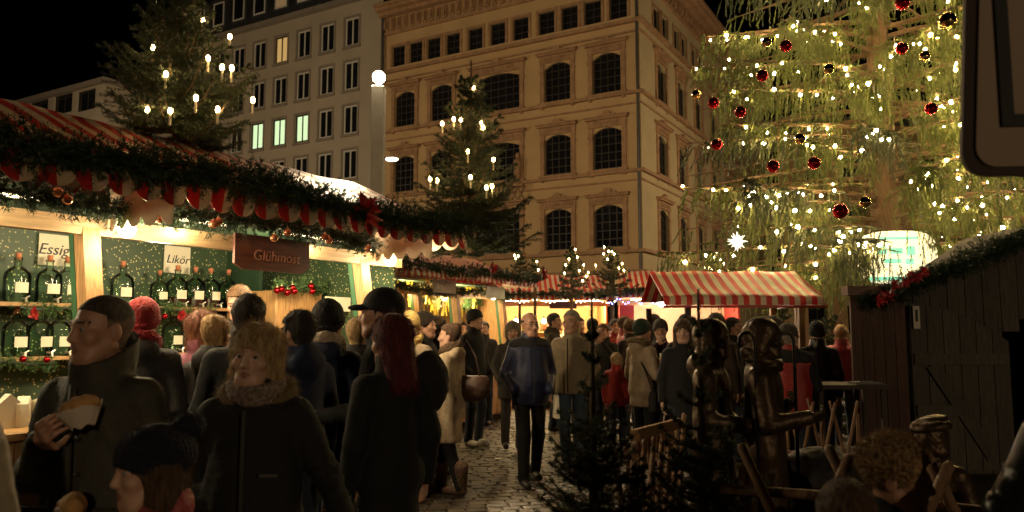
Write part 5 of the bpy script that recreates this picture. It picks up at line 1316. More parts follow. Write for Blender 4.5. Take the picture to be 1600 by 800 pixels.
ARMS = {'down': ((.228, .035, 1.12), (.238, -.03, .87)), 'pocket': ((.245, .085, 1.13), (.185, -.09, .95)), 'hold': ((.25, .0, 1.10), (.10, -.27, 1.22)),
        'fwd': ((.25, -.02, 1.12), (.17, -.28, 1.10)), 'mouth': ((.25, -.06, 1.14), (.06, -.20, 1.46)), 'cross': ((.26, -.02, 1.12), (-.05, -.20, 1.15)), 'bag': ((.27, .06, 1.16), (.17, -.14, 1.30))}
def person(px, Y, ytop, yaw, label, jacket=BLACKF, trousers=JEANSD, shoes=SHOE, hair=('short', H_DARK), hat=None, head=(0, 0, 0), armL='down', armR='down', stride=0.0,
           hem=.82, fat=1.0, collar='stand', hood=None, scarf=None, fur=None, quilt=0, skin=None, hs=1.06, H=None, boots=None, glasses=False, name='person', cat='person', group=None, allm=None, eyes=True, X=None, flare=1.0, folds=1.0, curl=.55, sleeve=None, z0=0.0, seed=None, gloves=None):
    """yaw 0 faces the camera, +90 faces right; left/right are picture sides at yaw 0"""
    seed = int(abs(px) * 7 + Y * 100) if seed is None else seed
    skin = skin or SKIN
    if H is None: H = at(px, ytop, Y).z - z0
    hat_extra = 0.0
    k = H / 1.765; near = Y < 3.3; mid = Y < 6.2
    hv = .0045 if near else .0065 if mid else .009; jv = .0115 if near else .016 if mid else .022
    x = xat(px, Y, 520) if X is None else X
    root = empty(name, (x, Y, z0), R(yaw), label, cat, group); root.scale = (k, k, k)
    if allm: skin = jacket = trousers = shoes = allm; eyes = False
    A = {}
    for sgn, nm, spec in ((-1, 'L', armL), (1, 'R', armR)):
        e, w = ARMS[spec] if isinstance(spec, str) else spec
        if isinstance(spec, str): e = (e[0] * sgn, e[1], e[2]); w = (w[0] * sgn, w[1], w[2])
        A[nm] = (V3(.163 * sgn, .015, 1.385), V3(*e), V3(*w), spec)
    # ---------------- head frame
    hy, hp, hr_ = head; Rm = np.array((Matrix.Rotation(R(hy), 3, 'Z') @ Matrix.Rotation(R(hp), 3, 'X') @ Matrix.Rotation(R(hr_), 3, 'Y')), np.float32)
    hc = V3(0, -.012, 1.765 - .128 * hs)
    neck0 = V3(0, .02, 1.44)
    def HL(P): return ((P - hc) @ Rm) / hs                       # to head-local
    def from_h(p): return hc + Rm @ (V3(*p) * hs)
    def headcore(q):
        ax = np.abs(q[:, :1]); s = np.concatenate([ax, q[:, 1:]], 1)
        d = ell(q, (0, .018, .034), (.076, .096, .086)); d = smin(d, ell(q, (0, -.028, -.042), (.058, .066, .082)), .03)
        d = smin(d, cap(s, (.0, -.072, -.100), (.026, -.058, -.098), .020), .025); d = smin(d, cap(s, (.052, .0, -.05), (.03, -.055, -.092), .018), .03)
        d = smin(d, ell(s, (.044, -.060, -.022), (.022, .024, .022)), .02)
        d = smin(d, cap(s, (.0, -.083, .026), (.040, -.076, .028), .010), .014)
        d = smax(d, -ell(s, (.031, -.097, .006), (.016, .016, .011)), .008)
        d = smin(d, cap(s, (.018, -.082, .014), (.044, -.074, .013), .0052), .004); d = smin(d, cap(s, (.019, -.081, -.002), (.043, -.073, -.001), .0045), .005)
        d = smin(d, cap(q, (0, -.085, .016), (0, -.1030, -.026), .0065, .0115), .012); d = smin(d, cap(s, (.004, -.096, -.030), (.013, -.089, -.031), .0080), .008)
        d = smin(d, cap(s, (0, -.0890, -.0585), (.019, -.080, -.061), .0062, .004), .006); d = smin(d, cap(s, (0, -.0875, -.0705), (.017, -.080, -.068), .0068, .004), .006)
        d = smax(d, -cap(s, (0, -.0970, -.0640), (.020, -.088, -.0645), .0022), .003)
        return d
    def headsdf(P):
        q = HL(P); s = np.concatenate([np.abs(q[:, :1]), q[:, 1:]], 1); d = headcore(q)
        d = smin(d, ell(s, (.077, .012, -.008), (.0085, .020, .031)), .008)
        d = d * hs
        nb_ = from_h((0, .022, -.06)); d = smin(d, cap(P, nb_, neck0, .052 * hs, .056), .03)
        return d
    lo = np.minimum(from_h((0, 0, 0)) - .15 * hs, neck0 - .1); hi = hc + .16 * hs; lo[2] = 1.43
    vh, qh = nets(headsdf, lo, hi, hv)
    # ---------------- body under the clothes
    hw_ = .088; legs = []
    for sgn in (-1, 1):
        sy = stride * sgn
        legs.append((V3(hw_ * sgn, 0, .92), V3((hw_ + .008) * sgn, -.03 - sy * .55 - abs(stride) * .06, .50), V3((hw_ + .004) * sgn, .02 - sy, .10 + (.05 * abs(stride) / .25 if sy < -0.01 else 0))))
    def bodysdf(P):
        d = cap(P, (0, .01, .95), (0, .01, 1.30), .125, .135, .7); d = smin(d, cap(P, (-.14, .012, 1.395), (.14, .012, 1.395), .05), .05); d = smin(d, cap(P, neck0, from_h((0, .022, -.06)), .05), .03)
        for nm in 'LR':
            s_, e_, w_, _ = A[nm]; d = smin(d, cap(P, s_, e_, .045, .038), .03); d = smin(d, cap(P, e_, w_, .036, .026), .015)
        for a_, b_, c_ in legs: d = smin(d, cap(P, a_, b_, .07, .05), .03); d = smin(d, cap(P, b_, c_, .048, .034), .02)
        return d
    vb, qb = nets(bodysdf, (-.5, -.55, .03), (.5, .4, 1.56), .034)
    VS = [vh, vb]; QS = [qh, qb + len(vh)]; MI = [None, np.zeros(len(qb), int)]
    c = HL(vh[qh].mean(1)); ax = np.abs(c[:, 0]); mi = np.zeros(len(qh), int)
    mi[(ax < .021 - (np.abs(c[:, 2] + .0645) * .9)) & (c[:, 1] < -.078) & (np.abs(c[:, 2] + .0645) < .0115)] = 1
    mi[(ax > .013) & (ax < .048) & (np.abs(c[:, 2] - .030 + .10 * np.maximum(0, ax - .035)) < .0042) & (c[:, 1] < -.055)] = 2
    MI[0] = mi; off = len(vh) + len(vb)
    # ---------------- hands
    for sgn, nm in ((-1, 'L'), (1, 'R')):
        s_, e_, w_, spec = A[nm]
        if spec == 'pocket': continue
        d = unit(w_ - e_); pn = np.array([-sgn, -.25, -.2], np.float32) if spec in ('down',) else np.array([-sgn * .8, .15, .6], np.float32)
        if spec in ('mouth',): pn = np.array([-sgn * .7, .7, .0], np.float32)
        pn = unit(pn - (pn @ d) * d); sd = np.cross(d, pn) * sgn; 
        if spec in ('down',): sd = np.cross(pn, d) * sgn
        w2_ = w_ - d * .01; prims = []
        for j, (lat, ln) in enumerate(((-.030, .060), (-.010, .076), (.011, .080), (.031, .072))):
            kb = w2_ + d * (.088 - .006 * abs(j - 1.6)) + sd * lat * 1.0; prims.append((w2_ + sd * lat * .6 + d * .01, kb, .014, .0125))
            p_ = kb; dd = d.copy(); 
            for sg, fr in ((.46, 0), (.31, 1), (.23, 2)):
                ca_, sa_ = math.cos(curl * (1 if fr else .7)), math.sin(curl * (1 if fr else .7)); nd = dd * ca_ + np.cross(np.cross(dd, pn), dd) * sa_; dd = unit(nd)
                q_ = p_ + dd * ln * sg * 1.05; prims.append((p_, q_, .0095 - .0012 * fr, .0085 - .0012 * fr)); p_ = q_
        tb = w2_ + d * .022 + sd * .026 + pn * .006; t1 = tb + unit(d * .75 + sd * .62 + pn * .25) * .045; t2 = t1 + unit(d * .9 + sd * .15 + pn * .45) * .036; t3 = t2 + unit(d * .9 - sd * .1 + pn * .5) * .026
        prims += [(tb, t1, .015, .0115), (t1, t2, .011, .0095), (t2, t3, .0095, .0075), (w_ - d * .05, w2_ + d * .02, .027, .026)]
        def hsdf(P):
            o = None
            for n_, (a_, b_, ra, rb) in enumerate(prims):
                dd_ = cap(P, a_, b_, ra, rb); o = dd_ if o is None else smin(o, dd_, .010 if b_ is not None and ra > .0096 else .004)
            return o
        ctr = w2_ + d * .08; hvv = .0045 if near else .006
        vv, qq = nets(hsdf, ctr - .135, ctr + .135, hvv)
        VS.append(vv); QS.append(qq + off); off += len(vv); MI.append(np.full(len(qq), 3 if gloves else 0))
    hm = hair[1] if hair else H_DARK
    me = np_mesh('body', np.concatenate(VS), np.concatenate(QS), smooth=True, mats=[skin, LIP if not allm else allm, hm if not allm else allm, gloves or skin], midx=np.concatenate(MI))
    link_mesh('body', me, None, root)
    if eyes and (near or mid or abs(((yaw + hy + 180) % 360) - 180) < 120) and Y < 13:
        for sgn in (-1, 1):
            p_ = from_h((.031 * sgn, -.0755, .0058)); m = MB(); m.sphere((0, 0, 0), .0115 * hs, 12, 8)
            g_ = Rm @ V3(0, -1, 0); fs = m.f; m.m = [1 if np.dot(np.mean([m.v[i] for i in f], 0), g_) > .0090 * hs else 0 for f in fs]
            m.build('eye', [EYEW, IRIS], root, True, loc=tuple(p_))
    # ---------------- hair
    if hair and hair[0] != 'none':
        st, hmat = hair; hmat = allm or hmat; amp, fq, off_ = .0022, 60, 0
        def hairsdf(P):
            q = HL(P); s = np.concatenate([np.abs(q[:, :1]), q[:, 1:]], 1); n1 = wrink(q * V3(1, 1, .5), 70, seed)
            face = ell(q, (0, -.118, -.036), (.073, .072, .106)); low = -.052 - q[:, 2] + .25 * np.minimum(0, q[:, 1] + .02) * -1
            if st in ('short', 'buzz', 'bun', 'bald'):
                g_ = {'buzz': .0035, 'bald': .0035, 'short': .012, 'bun': .013}[st] * (.45 + .55 * np.clip((q[:, 2] + .05) / .10, 0, 1))
                core = ell(q, (0, .018, .034), (.076, .096, .086)); core = smin(core, cap(q, (0, .03, -.03), (0, .03, -.12), .054, .052), .03)
                d = core - g_
                d = np.maximum(d, -ell(q, (0, -.120, -.026), (.084, .078, .102)) + wrink(q, 150, seed + 2) * .0035); d = np.maximum(d, -(ell(s, (.083, -.001, -.03), (.03, .030, .046))))
                d = np.maximum(d, (-.066 - .25 * (q[:, 1] - .04)) - q[:, 2] + np.where(q[:, 1] < -.005, .03 + (-.005 - q[:, 1]) * 1.2, 0))
                d = np.maximum(d, np.where(q[:, 1] < -.018, (.050 + (-.018 - q[:, 1]) * .45) - q[:, 2], -1.0))
                if st == 'bald': d = np.maximum(d, q[:, 2] - .045 - .5 * np.maximum(0, q[:, 1] - .05)); d = np.maximum(d, -.012 - q[:, 1])
                if st == 'bun': d = smin(d, ell(q, (0, .085, .080), (.058, .046, .052)) + wrink(q, 110, seed) * .005, .02)
                d += n1 * (.0008 if st in ('buzz', 'bald') else .0035)
            elif st == 'curly':
                d = ell(q, (0, .022, .046), (.094, .112, .100)) + wrink(q, 110, seed) * .010 + wrink(q, 240, seed + 3) * .005; d = np.maximum(d, -ell(q, (0, -.120, -.052), (.088, .090, .122))); d = np.maximum(d, -.075 - q[:, 2])
            else:
                L_ = {'bob': -.135, 'long': -.27, 'mid': -.10}[st]
                d = smin(ell(q, (0, .02, .042), (.094, .112, .096)), cap(s, (.042, .02, 0), (.05, .03, L_ + .04), .062, .058), .03); d = smin(d, cap(q, (0, .05, 0), (0, .055, L_ + .04), .07, .06), .03)
                d = np.maximum(d, -ell(q, (0, -.130, -.060), (.058, .095, .112))); d = d + wrink(q * V3(1, 1, .35), 80, seed) * .005; d = np.maximum(d, -.14 - q[:, 1] + .0)
            return d * hs
        hlo = from_h((0, 0, -.02)) - .17 * hs; hhi = hc + .18 * hs
        if st in ('long', 'bob'): hlo[2] -= .16
        ho_, (vv, qq) = blob('hair', hairsdf, hlo, hhi, hv * 1.15, hmat, root, mats=[hmat, STUBBLE] if st == 'buzz' and not allm else None, midx=(lambda c_: (HL(c_)[:, 2] + wrink(c_, 90, 5) * .006 < .030 + .25 * np.abs(HL(c_)[:, 1] - .02)).astype(int)) if st == 'buzz' and not allm else None)
        if not allm:
            N_ = vnormals(vv, qq); ns = (9000 if st == 'curly' else 5200 if st in ('bob', 'long') else 4500) if near else 3500 if mid else 700
            sel = rng.integers(0, len(vv), ns); hq_ = HL(vv[sel]); sel = sel[~((hq_[:, 1] < -.05) & (hq_[:, 2] < .075))]; ns = len(sel)
            if st == 'buzz': sel = sel[HL(vv[sel])[:, 2] > .045]; ns = len(sel)
            n_ = N_[sel]; B = vv[sel] - n_ * .004
            if st == 'curly': D = unit(n_ + rng.normal(0, .9, (ns, 3))); ln = .026
            else: D = unit(np.array([0, .15, -1.]) * 1.0 - n_ * (n_ @ np.array([0, .15, -1.]))[:, None] + n_ * .22 + rng.normal(0, .16, (ns, 3))); ln = .05 if st in ('bob', 'long', 'mid') else .007 if st == 'buzz' else .022
            link_mesh('hair_strands', tri_mesh('hair_strands', needle_tris(B, D, ln * hs * rng.uniform(.6, 1.2, ns), np.full(ns, .0022 if near else .003)), hmat), None, root)
    # ---------------- hat
    if hat:
        kind, hm_ = hat[0], hat[1]
        def hatsdf(P):
            q = HL(P); ang = np.arctan2(q[:, 0], q[:, 1])
            base = ell(q, (0, .018, .045), (.094, .113, .106)); rib = np.sin(ang * 46) * (.0016 if near or mid else 0)
            edge = .028 - .55 * np.maximum(0, q[:, 1] + .0) * .55 - .045 * (q[:, 1] > .03)
            edge = .030 - .42 * (q[:, 1] + .1)
            if kind == 'beanie':
                d = np.maximum(base + rib, edge - q[:, 2]); band = np.maximum(ell(q, (0, .018, .03), (.100, .119, .115)) + rib, np.maximum(edge - q[:, 2], q[:, 2] - edge - .045)); d = smin(d, band, .006)
            elif kind == 'pom':
                base = ell(q, (0, .022, .04), (.106, .122, .100)); d = np.maximum(base + rib, edge - .004 - q[:, 2]); d = smin(d, ell(q, (0, .125, .115), (.052, .052, .046)) + wrink(q, 220, 4) * .004, .01)
            elif kind == 'brim':
                d = np.maximum(ell(q, (0, .02, .05), (.098, .116, .10)) + rib, edge - q[:, 2]); d = smin(d, np.maximum(np.abs(np.sqrt((q[:, 0] / .95) ** 2 + (q[:, 1] - .018) ** 2) - .115) - .03, np.abs(q[:, 2] - edge - .0 + .03) - .018), .02)
            elif kind == 'cap':
                d = np.maximum(ell(q, (0, .02, .045), (.093, .110, .098)), .035 - .2 * (q[:, 1] + .1) - q[:, 2]); d = smin(d, np.maximum(ell(q, (0, -.095, .035), (.068, .072, .018)), .02 - q[:, 2]), .008)
            elif kind == 'band':
                d = np.maximum(np.abs(ell(q, (0, .018, .03), (.094, .112, .10))) - .012, np.abs(q[:, 2] - edge - .045) - .032)
            return d * hs
        blob('hat', hatsdf, hc - .17 * hs, hc + .22 * hs, hv * 1.1, allm or hm_, root)
    # ---------------- jacket
    sl_end = {}
    def jsdf(P):
        hz = hem
        d = cap(P, (0, .01, 1.06), (0, .005, 1.29), .160 * fat, .172 * (fat * .6 + .4), .70)
        d = smin(d, cap(P, (0, .012, min(hz, 1.0)), (0, .01, 1.08), .168 * fat * flare, .158 * fat, .76), .06)
        d = smin(d, cap(P, (-.08, .01, .93), (.08, .01, .93), .112 * (.5 + .5 * fat)), .05)
        aP = np.concatenate([np.abs(P[:, :1]), P[:, 1:]], 1)
        d = smin(d, cap(aP, (0, .018, 1.415), (.145, .018, 1.375), .078, .070), .05); d = smin(d, cap(P, (0, .018, 1.40), (0, .022, 1.49), .095, .074), .05)
        if hz < .75 and stride:
            for a_, b_, c_ in legs: d = smin(d, cap(P, a_, b_, .118, .105), .04)
        for nm in 'LR':
            s_, e_, w_, sp = A[nm]; we = w_ - unit(w_ - e_) * .015
            a_ = smin(cap(P, s_, e_, .072 * (fat * .5 + .5), .060), cap(P, e_, we, .058, .046), .02); d = smin(d, a_, .028)
        if collar == 'stand': d = smin(d, np.maximum(np.abs(np.linalg.norm((P - V3(0, .016, 1.50))[:, :2] / V3(1, 1.1), axis=1) - .079) - .010, np.abs(P[:, 2] - 1.515 - .12 * P[:, 1]) - .042), .016)
        if collar == 'high': d = smin(d, np.maximum(np.abs(np.linalg.norm((P - V3(0, .02, 1.52))[:, :2] / V3(1.05, 1.15), axis=1) - .094) - .012, np.abs(P[:, 2] - 1.505 - .55 * P[:, 1]) - .058), .018)
        if hood is not None: d = smin(d, np.maximum(ell(P, (0, .095, 1.455), (.120, .066, .090)), -ell(P, (0, .05, 1.56), (.085, .07, .09))), .03)
        d = np.maximum(d, hz - P[:, 2])
        return d
    zb = hem - .03; xs_ = [A[n_][i_][0] for n_ in 'LR' for i_ in (1, 2)]; ys_ = [A[n_][i_][1] for n_ in 'LR' for i_ in (1, 2)]
    for nm in 'LR': zb = min(zb, A[nm][2][2] - .08, A[nm][1][2] - .1)
    jo, _ = blob('coat' if hem < .7 else 'jacket', jsdf, (min(min(xs_) - .1, -.32), min(min(ys_) - .1, -.22), zb), (max(max(xs_) + .1, .32), max(max(ys_) + .1, .26), 1.66), jv, jacket, root, disp=.006, dfreq=9, seed=seed, quilt=quilt, joints=[A['L'][1], A['R'][1]])
    # ---------------- trousers, shoes
    if hem > .2:
        def tsdf(P):
            d = cap(P, (-.06, .01, .93), (.06, .01, .93), .096)
            for a_, b_, c_ in legs: d = smin(d, cap(P, a_ - V3(0, 0, .02), b_, .080, .068), .03); d = smin(d, cap(P, b_, c_ + V3(0, .0, -.02), .067, .058), .03)
            return np.maximum(d, P[:, 2] - 1.0)
        blob('trousers', tsdf, (-.28, -.45, .04), (.28, .45, 1.02), max(jv, .016), trousers, root, disp=.006, dfreq=13, seed=seed + 5)
        for a_, b_, c_ in legs:
            foot = c_ - V3(0, .015, .10)
            def ssdf(P):
                d = cap(P, foot + V3(0, .035, .05), foot + V3(0, -.15, .042), .044, .040); d = smin(d, cap(P, foot + V3(0, .025, .06), foot + V3(0, .02, .11 if not boots else .28), .048, .05 if not boots else .075), .02)
                return np.maximum(d, foot[2] + .004 - P[:, 2])
            blob('boot' if boots else 'shoe', ssdf, foot + V3(-.1, -.22, -.02), foot + V3(.1, .14, .4 if boots else .2), .010 if Y < 9 else .014, boots or shoes, root)
    # ---------------- extras
    if scarf is not None:
        def sc(P):
            q = P - V3(0, .012, 1.505); r_ = np.linalg.norm(q[:, :2] / V3(1, 1.12), axis=1); return np.sqrt((r_ - .083) ** 2 + (q[:, 2] * .75 - .25 * q[:, 1]) ** 2) - .036 + wrink(P * V3(1, 1, 3), 26, seed) * .007
        blob('scarf', sc, (-.2, -.2, 1.38), (.2, .24, 1.66), max(hv, .007), allm or scarf, root)
    if fur is not None:
        ring = [V3(.135 * math.sin(a), .05 + .115 * -math.cos(a) * .9, 1.475 + .05 * -math.cos(a)) for a in np.linspace(.55, 2 * math.pi - .55, 22)]
        def fs(P):
            d = None
            for i in range(0, 21, 2):
                c_ = cap(P, ring[i], ring[min(21, i + 2)], .034); d = c_ if d is None else np.minimum(d, c_)
            return d
        fo, _ = blob('fur_collar', fs, (-.24, -.2, 1.3), (.24, .3, 1.64), .012, FURDM if fur == 'dark' else FURBASE, root)
        fur_ring(fo, ring, .05, FURD if fur == 'dark' else FURM, 5200 if near else 1800, .045)
    if glasses:
        m = MB()
        for sgn in (-1, 1):
            pts = [from_h((.031 * sgn + .021 * math.cos(a), -.099 + .012 * abs(math.cos(a)), .004 + .015 * math.sin(a))) for a in np.linspace(0, 2 * math.pi, 15)]; m.tube(pts, .0016, 5, False)
            m.tube([from_h((.052 * sgn, -.088, .008)), from_h((.080 * sgn, .0, .006))], .0016, 5)
        m.tube([from_h((-.010, -.1, .006)), from_h((.010, -.1, .006))], .0016, 5); m.build('glasses', WIRE, root)
    pass
    bpy.context.view_layer.update() if False else None
    M = Matrix.Translation((x, Y, z0)) @ Matrix.Rotation(R(yaw), 4, 'Z') @ Matrix.Scale(k, 4)
    return root, (lambda p: M @ Vector(p)), A, from_h
FURBASE = mat('fur_base', (.16, .11, .055), rough=.9, var=.3, scale=50); FURDM = mat('fur_base_dark', (.06, .04, .02), rough=.9, var=.3, scale=50)
# ================================================================== people
CROWD = 'visitors strolling between the market stalls'
# --- front left: olive jacket, eating
r_, T_, A_, fh_ = person(160, 2.75, 459, -8, 'person in an olive jacket with raised dark collar holding a bitten bread roll', OLIVE, JEANSD, hair=('buzz', H_CROP), head=(-24, 2, 0), collar='high',
    armL=((-.21, -.05, 1.10), (-.005, -.27, 1.265)), armR='down', hem=.75, fat=1.12, curl=.75, scarf=None)
m = MB(); m.tube([(.02, -.165, 1.44), (.03, -.19, 1.3), (.03, -.185, 1.1), (.03, -.18, .8)], [.012, .014, .014, .012], 6); m.build('placket', OLIVE, r_, True)
for z in (1.02, 1.14, 1.26, 1.37):
    m = MB(); m.sphere((.05, -.172, z), .009, 8, 6); m.build('snap_button', ZINC, r_)
def tneck(P):
    q = P - V3(0, .012, 1.49); rad = np.linalg.norm(q[:, :2], axis=1); return np.maximum(np.abs(rad - .064) - .009, np.abs(q[:, 2]) - .038)
blob('roll_neck', tneck, (-.1, -.1, 1.42), (.1, .12, 1.56), .006, fabric('rollneck', (.07, .055, .04), bump=.9, bscale=70), r_)
for s in (-1, 1):
    m = MB(); m.box((.11 * s + .03 * (s > 0), -.148, 1.0), (.11, .012, .05)); m.build('pocket_flap', OLIVE, r_, bevel=.004)
# the roll in a napkin
hp = at(124, 636, 2.42); BREAD = mat('bread', (.50, .27, .10), rough=.8, var=.3, scale=18, bump=.5, bscale=50); NAPK = mat('napkin', (.62, .52, .42), rough=.85, var=.08)
bun = empty('bread_roll', hp, R(18), 'bitten bread roll in a pale paper napkin held in front of the olive jacket', 'bread roll'); 
def bunsdf(P):
    d = ell(P, (0, 0, 0), (.062, .034, .036)); d = smax(d, -ell(P, (-.03, -.01, .038), (.02, .05, .014)), .006); d = smax(d, -ell(P, (.008, -.01, .042), (.014, .05, .012)), .006); return d + wrink(P, 60, 3) * .0025
blob('bread', bunsdf, (-.09, -.06, -.06), (.09, .06, .06), .004, BREAD, bun); bun.rotation_euler = (0, R(-16), R(5))
m = MB(); V = []; n = 16
for i in range(n + 1):
    t = i / n * 2 * math.pi
    for rr2, z in ((.034, -.062), (.052, -.03), (.067, -.004 + .008 * math.sin(3 * t))): V.append((rr2 * 1.05 * math.cos(t), rr2 * .62 * math.sin(t), z + .006 * math.sin(5 * t)))
m.add(V, [(i * 3 + j, (i + 1) * 3 + j, (i + 1) * 3 + j + 1, i * 3 + j + 1) for i in range(n) for j in range(2)]); m.build('napkin', NAPK, bun, True)
# --- child with pompom hat
r_, T_, A_, fh_ = person(248, 2.28, 662, -62, 'child in a dark knitted pompom hat and pink jacket biting into a roll', PINKJ, JEANSD, hair=('long', H_BROWN), hat=('pom', NAVYK), head=(14, 4, 0), hs=1.28, skin=SKIN_L,
    armL=((-.22, -.12, 1.15), (-.05, -.27, 1.42)), armR=((.22, -.12, 1.15), (.05, -.28, 1.42)), hood=1, H=1.285, curl=.8, fat=1.05)
p = T_((0, -.27, 1.49)); b2 = empty('pretzel_roll', p, R(-62), 'round roll held to the mouth by the child in the pink jacket', 'bread roll')
blob('bread', lambda P: ell(P, (0, 0, 0), (.06, .035, .035)) + wrink(P, 60, 5) * .002, (-.08, -.06, -.05), (.08, .06, .05), .005, BREAD, b2)
# --- blurred pale shoulder at the edge
person(-165, 1.32, 400, 25, 'person in a pale grey beige coat of whom only a shoulder shows', fabric('palecoat', (.30, .25, .19)), hair=('short', H_BROWN), H=1.74, fat=1.05, X=-1.13)
# --- front woman
r_, T_, A_, fh_ = person(402, 2.95, 507, 6, 'person in a black coat with brown fur collar and patterned scarf walking towards us', BLACK2, BLACKF, hair=('bob', H_BLOND), head=(-10, 2, 4), fur='light', scarf=fabric('scarfpat', (.22, .16, .13), var=.6, scale=60, bump=.9, bscale=40), skin=SKIN_L,
    armL='pocket', armR=((.30, .04, 1.12), (.42, -.12, .90)), hem=.62, fat=1.16, stride=.12)
m = MB(); m.tube([(0.0, -.195, 1.42), (0.0, -.205, 1.2), (0.0, -.2, .9), (0, -.2, .65)], .008, 6); m.build('zip', ZINC, r_)
for zz_ in (1.17,): m = MB(); m.box((.1, -.19, zz_), (.07, .012, .012)); m.build('pocket_zip', ZINC, r_)
# --- queue at the liqueur stall
person(222, 4.75, 452, 196, 'person in a bright red knitted hat and red scarf seen from behind', CHAR, JEANSD, hair=('none', H_DARK), hat=('beanie', REDK), scarf=REDK, hood=1, fat=1.1, H=1.75)
person(316, 5.35, 474, 160, 'person in a mauve jacket at the counter behind the red hat', MAUVE, JEANSD, hair=('bob', H_AUB), H=1.70)
person(338, 5.0, 487, 170, 'person in a black jacket with pale hood lining beside the mauve jacket', BLACK2, JEANSD, hair=('bun', H_BLOND), hood=1, H=1.66)
person(372, 6.15, 445, 12, 'stall keeper in a dark shirt bending over the liqueur counter', CHAR, BLACKF, hair=('short', H_SANDY), head=(-12, 22, 0), armL='fwd', armR='fwd', skin=SKIN_L, X=None, H=1.80, z0=.12, fat=.95, collar='none')
person(388, 4.35, 462, 190, 'person in a long dark coat seen from behind, next to the stall keeper', BLACKF, JEANSD, hair=('short', H_DARK), hem=.55, fat=1.1, H=1.77)
person(467, 4.35, 482, -128, 'person in a navy hooded jacket looking towards the pine cabinet', NAVY, JEANSD, hair=('short', H_DARK), hood=1, head=(8, 3, 0), H=1.68)
person(512, 4.75, 463, 178, 'person in a dark checked hat and light scarf seen from behind', DARKBL, JEANS, hair=('short', H_DARK), hat=('beanie', BLACKK), scarf=SCARFL, H=1.74, hood=1)
person(562, 5.3, 492, 165, 'person in a dark jacket with pale hood edge at the end of the liqueur counter', BLACK2, JEANSD, hair=('short', H_BLOND), hood=1, H=1.66)
person(597, 4.25, 457, -96, 'tall person in a black peaked cap and black coat standing in profile', BLACKF, BLACKF, hair=('short', H_DARK), hat=('cap', BLACKF), head=(6, 0, 0), H=1.79, armL='pocket', armR='fwd', hem=.7)
r_, T_, A_, fh_ = person(612, 3.85, 494, -142, 'person with dyed red hair in a black coat with a black shoulder bag', BLACKF, BLACKF, hair=('long', H_RED), head=(30, 10, 0), H=1.64, hem=.7, fat=.96)
bp = empty('shoulder_bag', at(668, 600, 3.95), R(-142), 'soft black shoulder bag hanging beside the person with dyed red hair', 'bag')
blob('bag_body', lambda P: np.maximum(ell(P, (0, 0, 0), (.12, .06, .17)) + wrink(P, 16, 2) * .012, -.14 - P[:, 2]), (-.22, -.16, -.26), (.22, .16, .28), .015, BLACK2, bp)
# --- near the star stall
person(641, 7.4, 470, -25, 'person in a yellow knitted hat and pale jacket among the shoppers', BEIGE, JEANSD, hair=('short', H_BROWN), hat=('beanie', YELK), scarf=YELK, H=1.73, skin=SKIN_L, head=(20, 5, 0))
person(664, 7.9, 483, 70, 'person in a black jacket behind the yellow hat looking along the lane', BLACK2, JEANSD, hair=('curly', H_DARK), H=1.74)
person(682, 8.4, 487, 150, 'person with a flat dark hat between the yellow hat and the cream coat', CHAR, JEANSD, hair=('short', H_BROWN), hat=('band', BLACKK), H=1.72)
r_, T_, A_, fh_ = person(703, 7.45, 503, -112, 'person in a long cream coat with brown scarf and fur boots', CREAMC, fabric('leggings', (.010, .011, .016)), hair=('bun', H_BROWN), scarf=SCARFB, hood=1, hem=.55, flare=1.0, fat=.94, boots=BOOT, H=1.63, head=(15, 2, 0), armL='hold', armR='bag', skin=SKIN_L, stride=-.16)
hb = empty('handbag', at(730, 603, 7.5), R(-112), 'slouchy brown leather handbag on the shoulder of the cream coat', 'handbag')
blob('bag_body', lambda P: np.maximum(cap(P, (0, -.1, 0), (0, .1, 0), .15, .15) + np.abs(P[:, 0]) * .6 + wrink(P, 18, 8) * .012, P[:, 2] - .10), (-.2, -.3, -.22), (.2, .3, .16), .012, LEATHER, hb)
m = MB(); m.tube([(0, -.16, .06), (-.02, -.12, .25), (-.06, -.04, .44), (-.02, .08, .28), (0, .14, .06)], .010, 6); m.build('strap', LEATHER, hb, True)
person(742, 10.6, 480, 48, 'person in a black jacket, black knitted hat and pale trainers by the star stall', BLACKF, JEANSD, SHOEW, hair=('none', H_DARK), hat=('beanie', BLACKK), H=1.84, head=(10, -4, 0), armL='pocket', armR='pocket')
person(722, 12.6, 497, 30, 'shopper with dark hair bending over the showcase', BLACK2, JEANSD, hair=('short', H_DARK), H=1.70)
person(801, 10.2, 502, 4, 'person in a grey wool coat walking behind the blue jacket', GREYF, GREYF, hair=('mid', H_GREY), H=1.68, armL='pocket', armR='pocket', hem=.7, stride=.1, skin=SKIN_L, head=(0, 8, 0))
# --- walking towards us
BLUEJ = fabric('bluejacket', (.010, .015, .050), rough=.5)
r_, T_, A_, fh_ = person(828, 8.0, 488, 12, 'bespectacled person in a royal blue rain jacket and dark trousers, hands in pockets', BLUEJ, BLACK2, hair=('bald', H_DARK), glasses=True, head=(16, 3, 0), armL='pocket', armR='pocket', H=1.755, hem=.80, fat=1.12, stride=-.14, skin=SKIN)
m = MB(); m.tube([(.0, -.2, 1.45), (.0, -.205, 1.2), (.0, -.2, .85)], .006, 6); m.build('zip', BLACKF, r_)
yk = lambda P: smin(cap(P, (-.14, .018, 1.40), (.14, .018, 1.40), .083), cap(P, (0, .018, 1.40), (0, .02, 1.47), .108, .086), .05)
blob('shoulder_yoke', lambda P: np.maximum(yk(P) - .008, 1.385 - P[:, 2]), (-.3, -.2, 1.33), (.3, .2, 1.56), .018, BLACKF, r_)
pb = empty('carrier_bag', T_((.27, -.03, .80)), R(12), 'small pale paper bag hanging beside the blue jacket', 'bag')
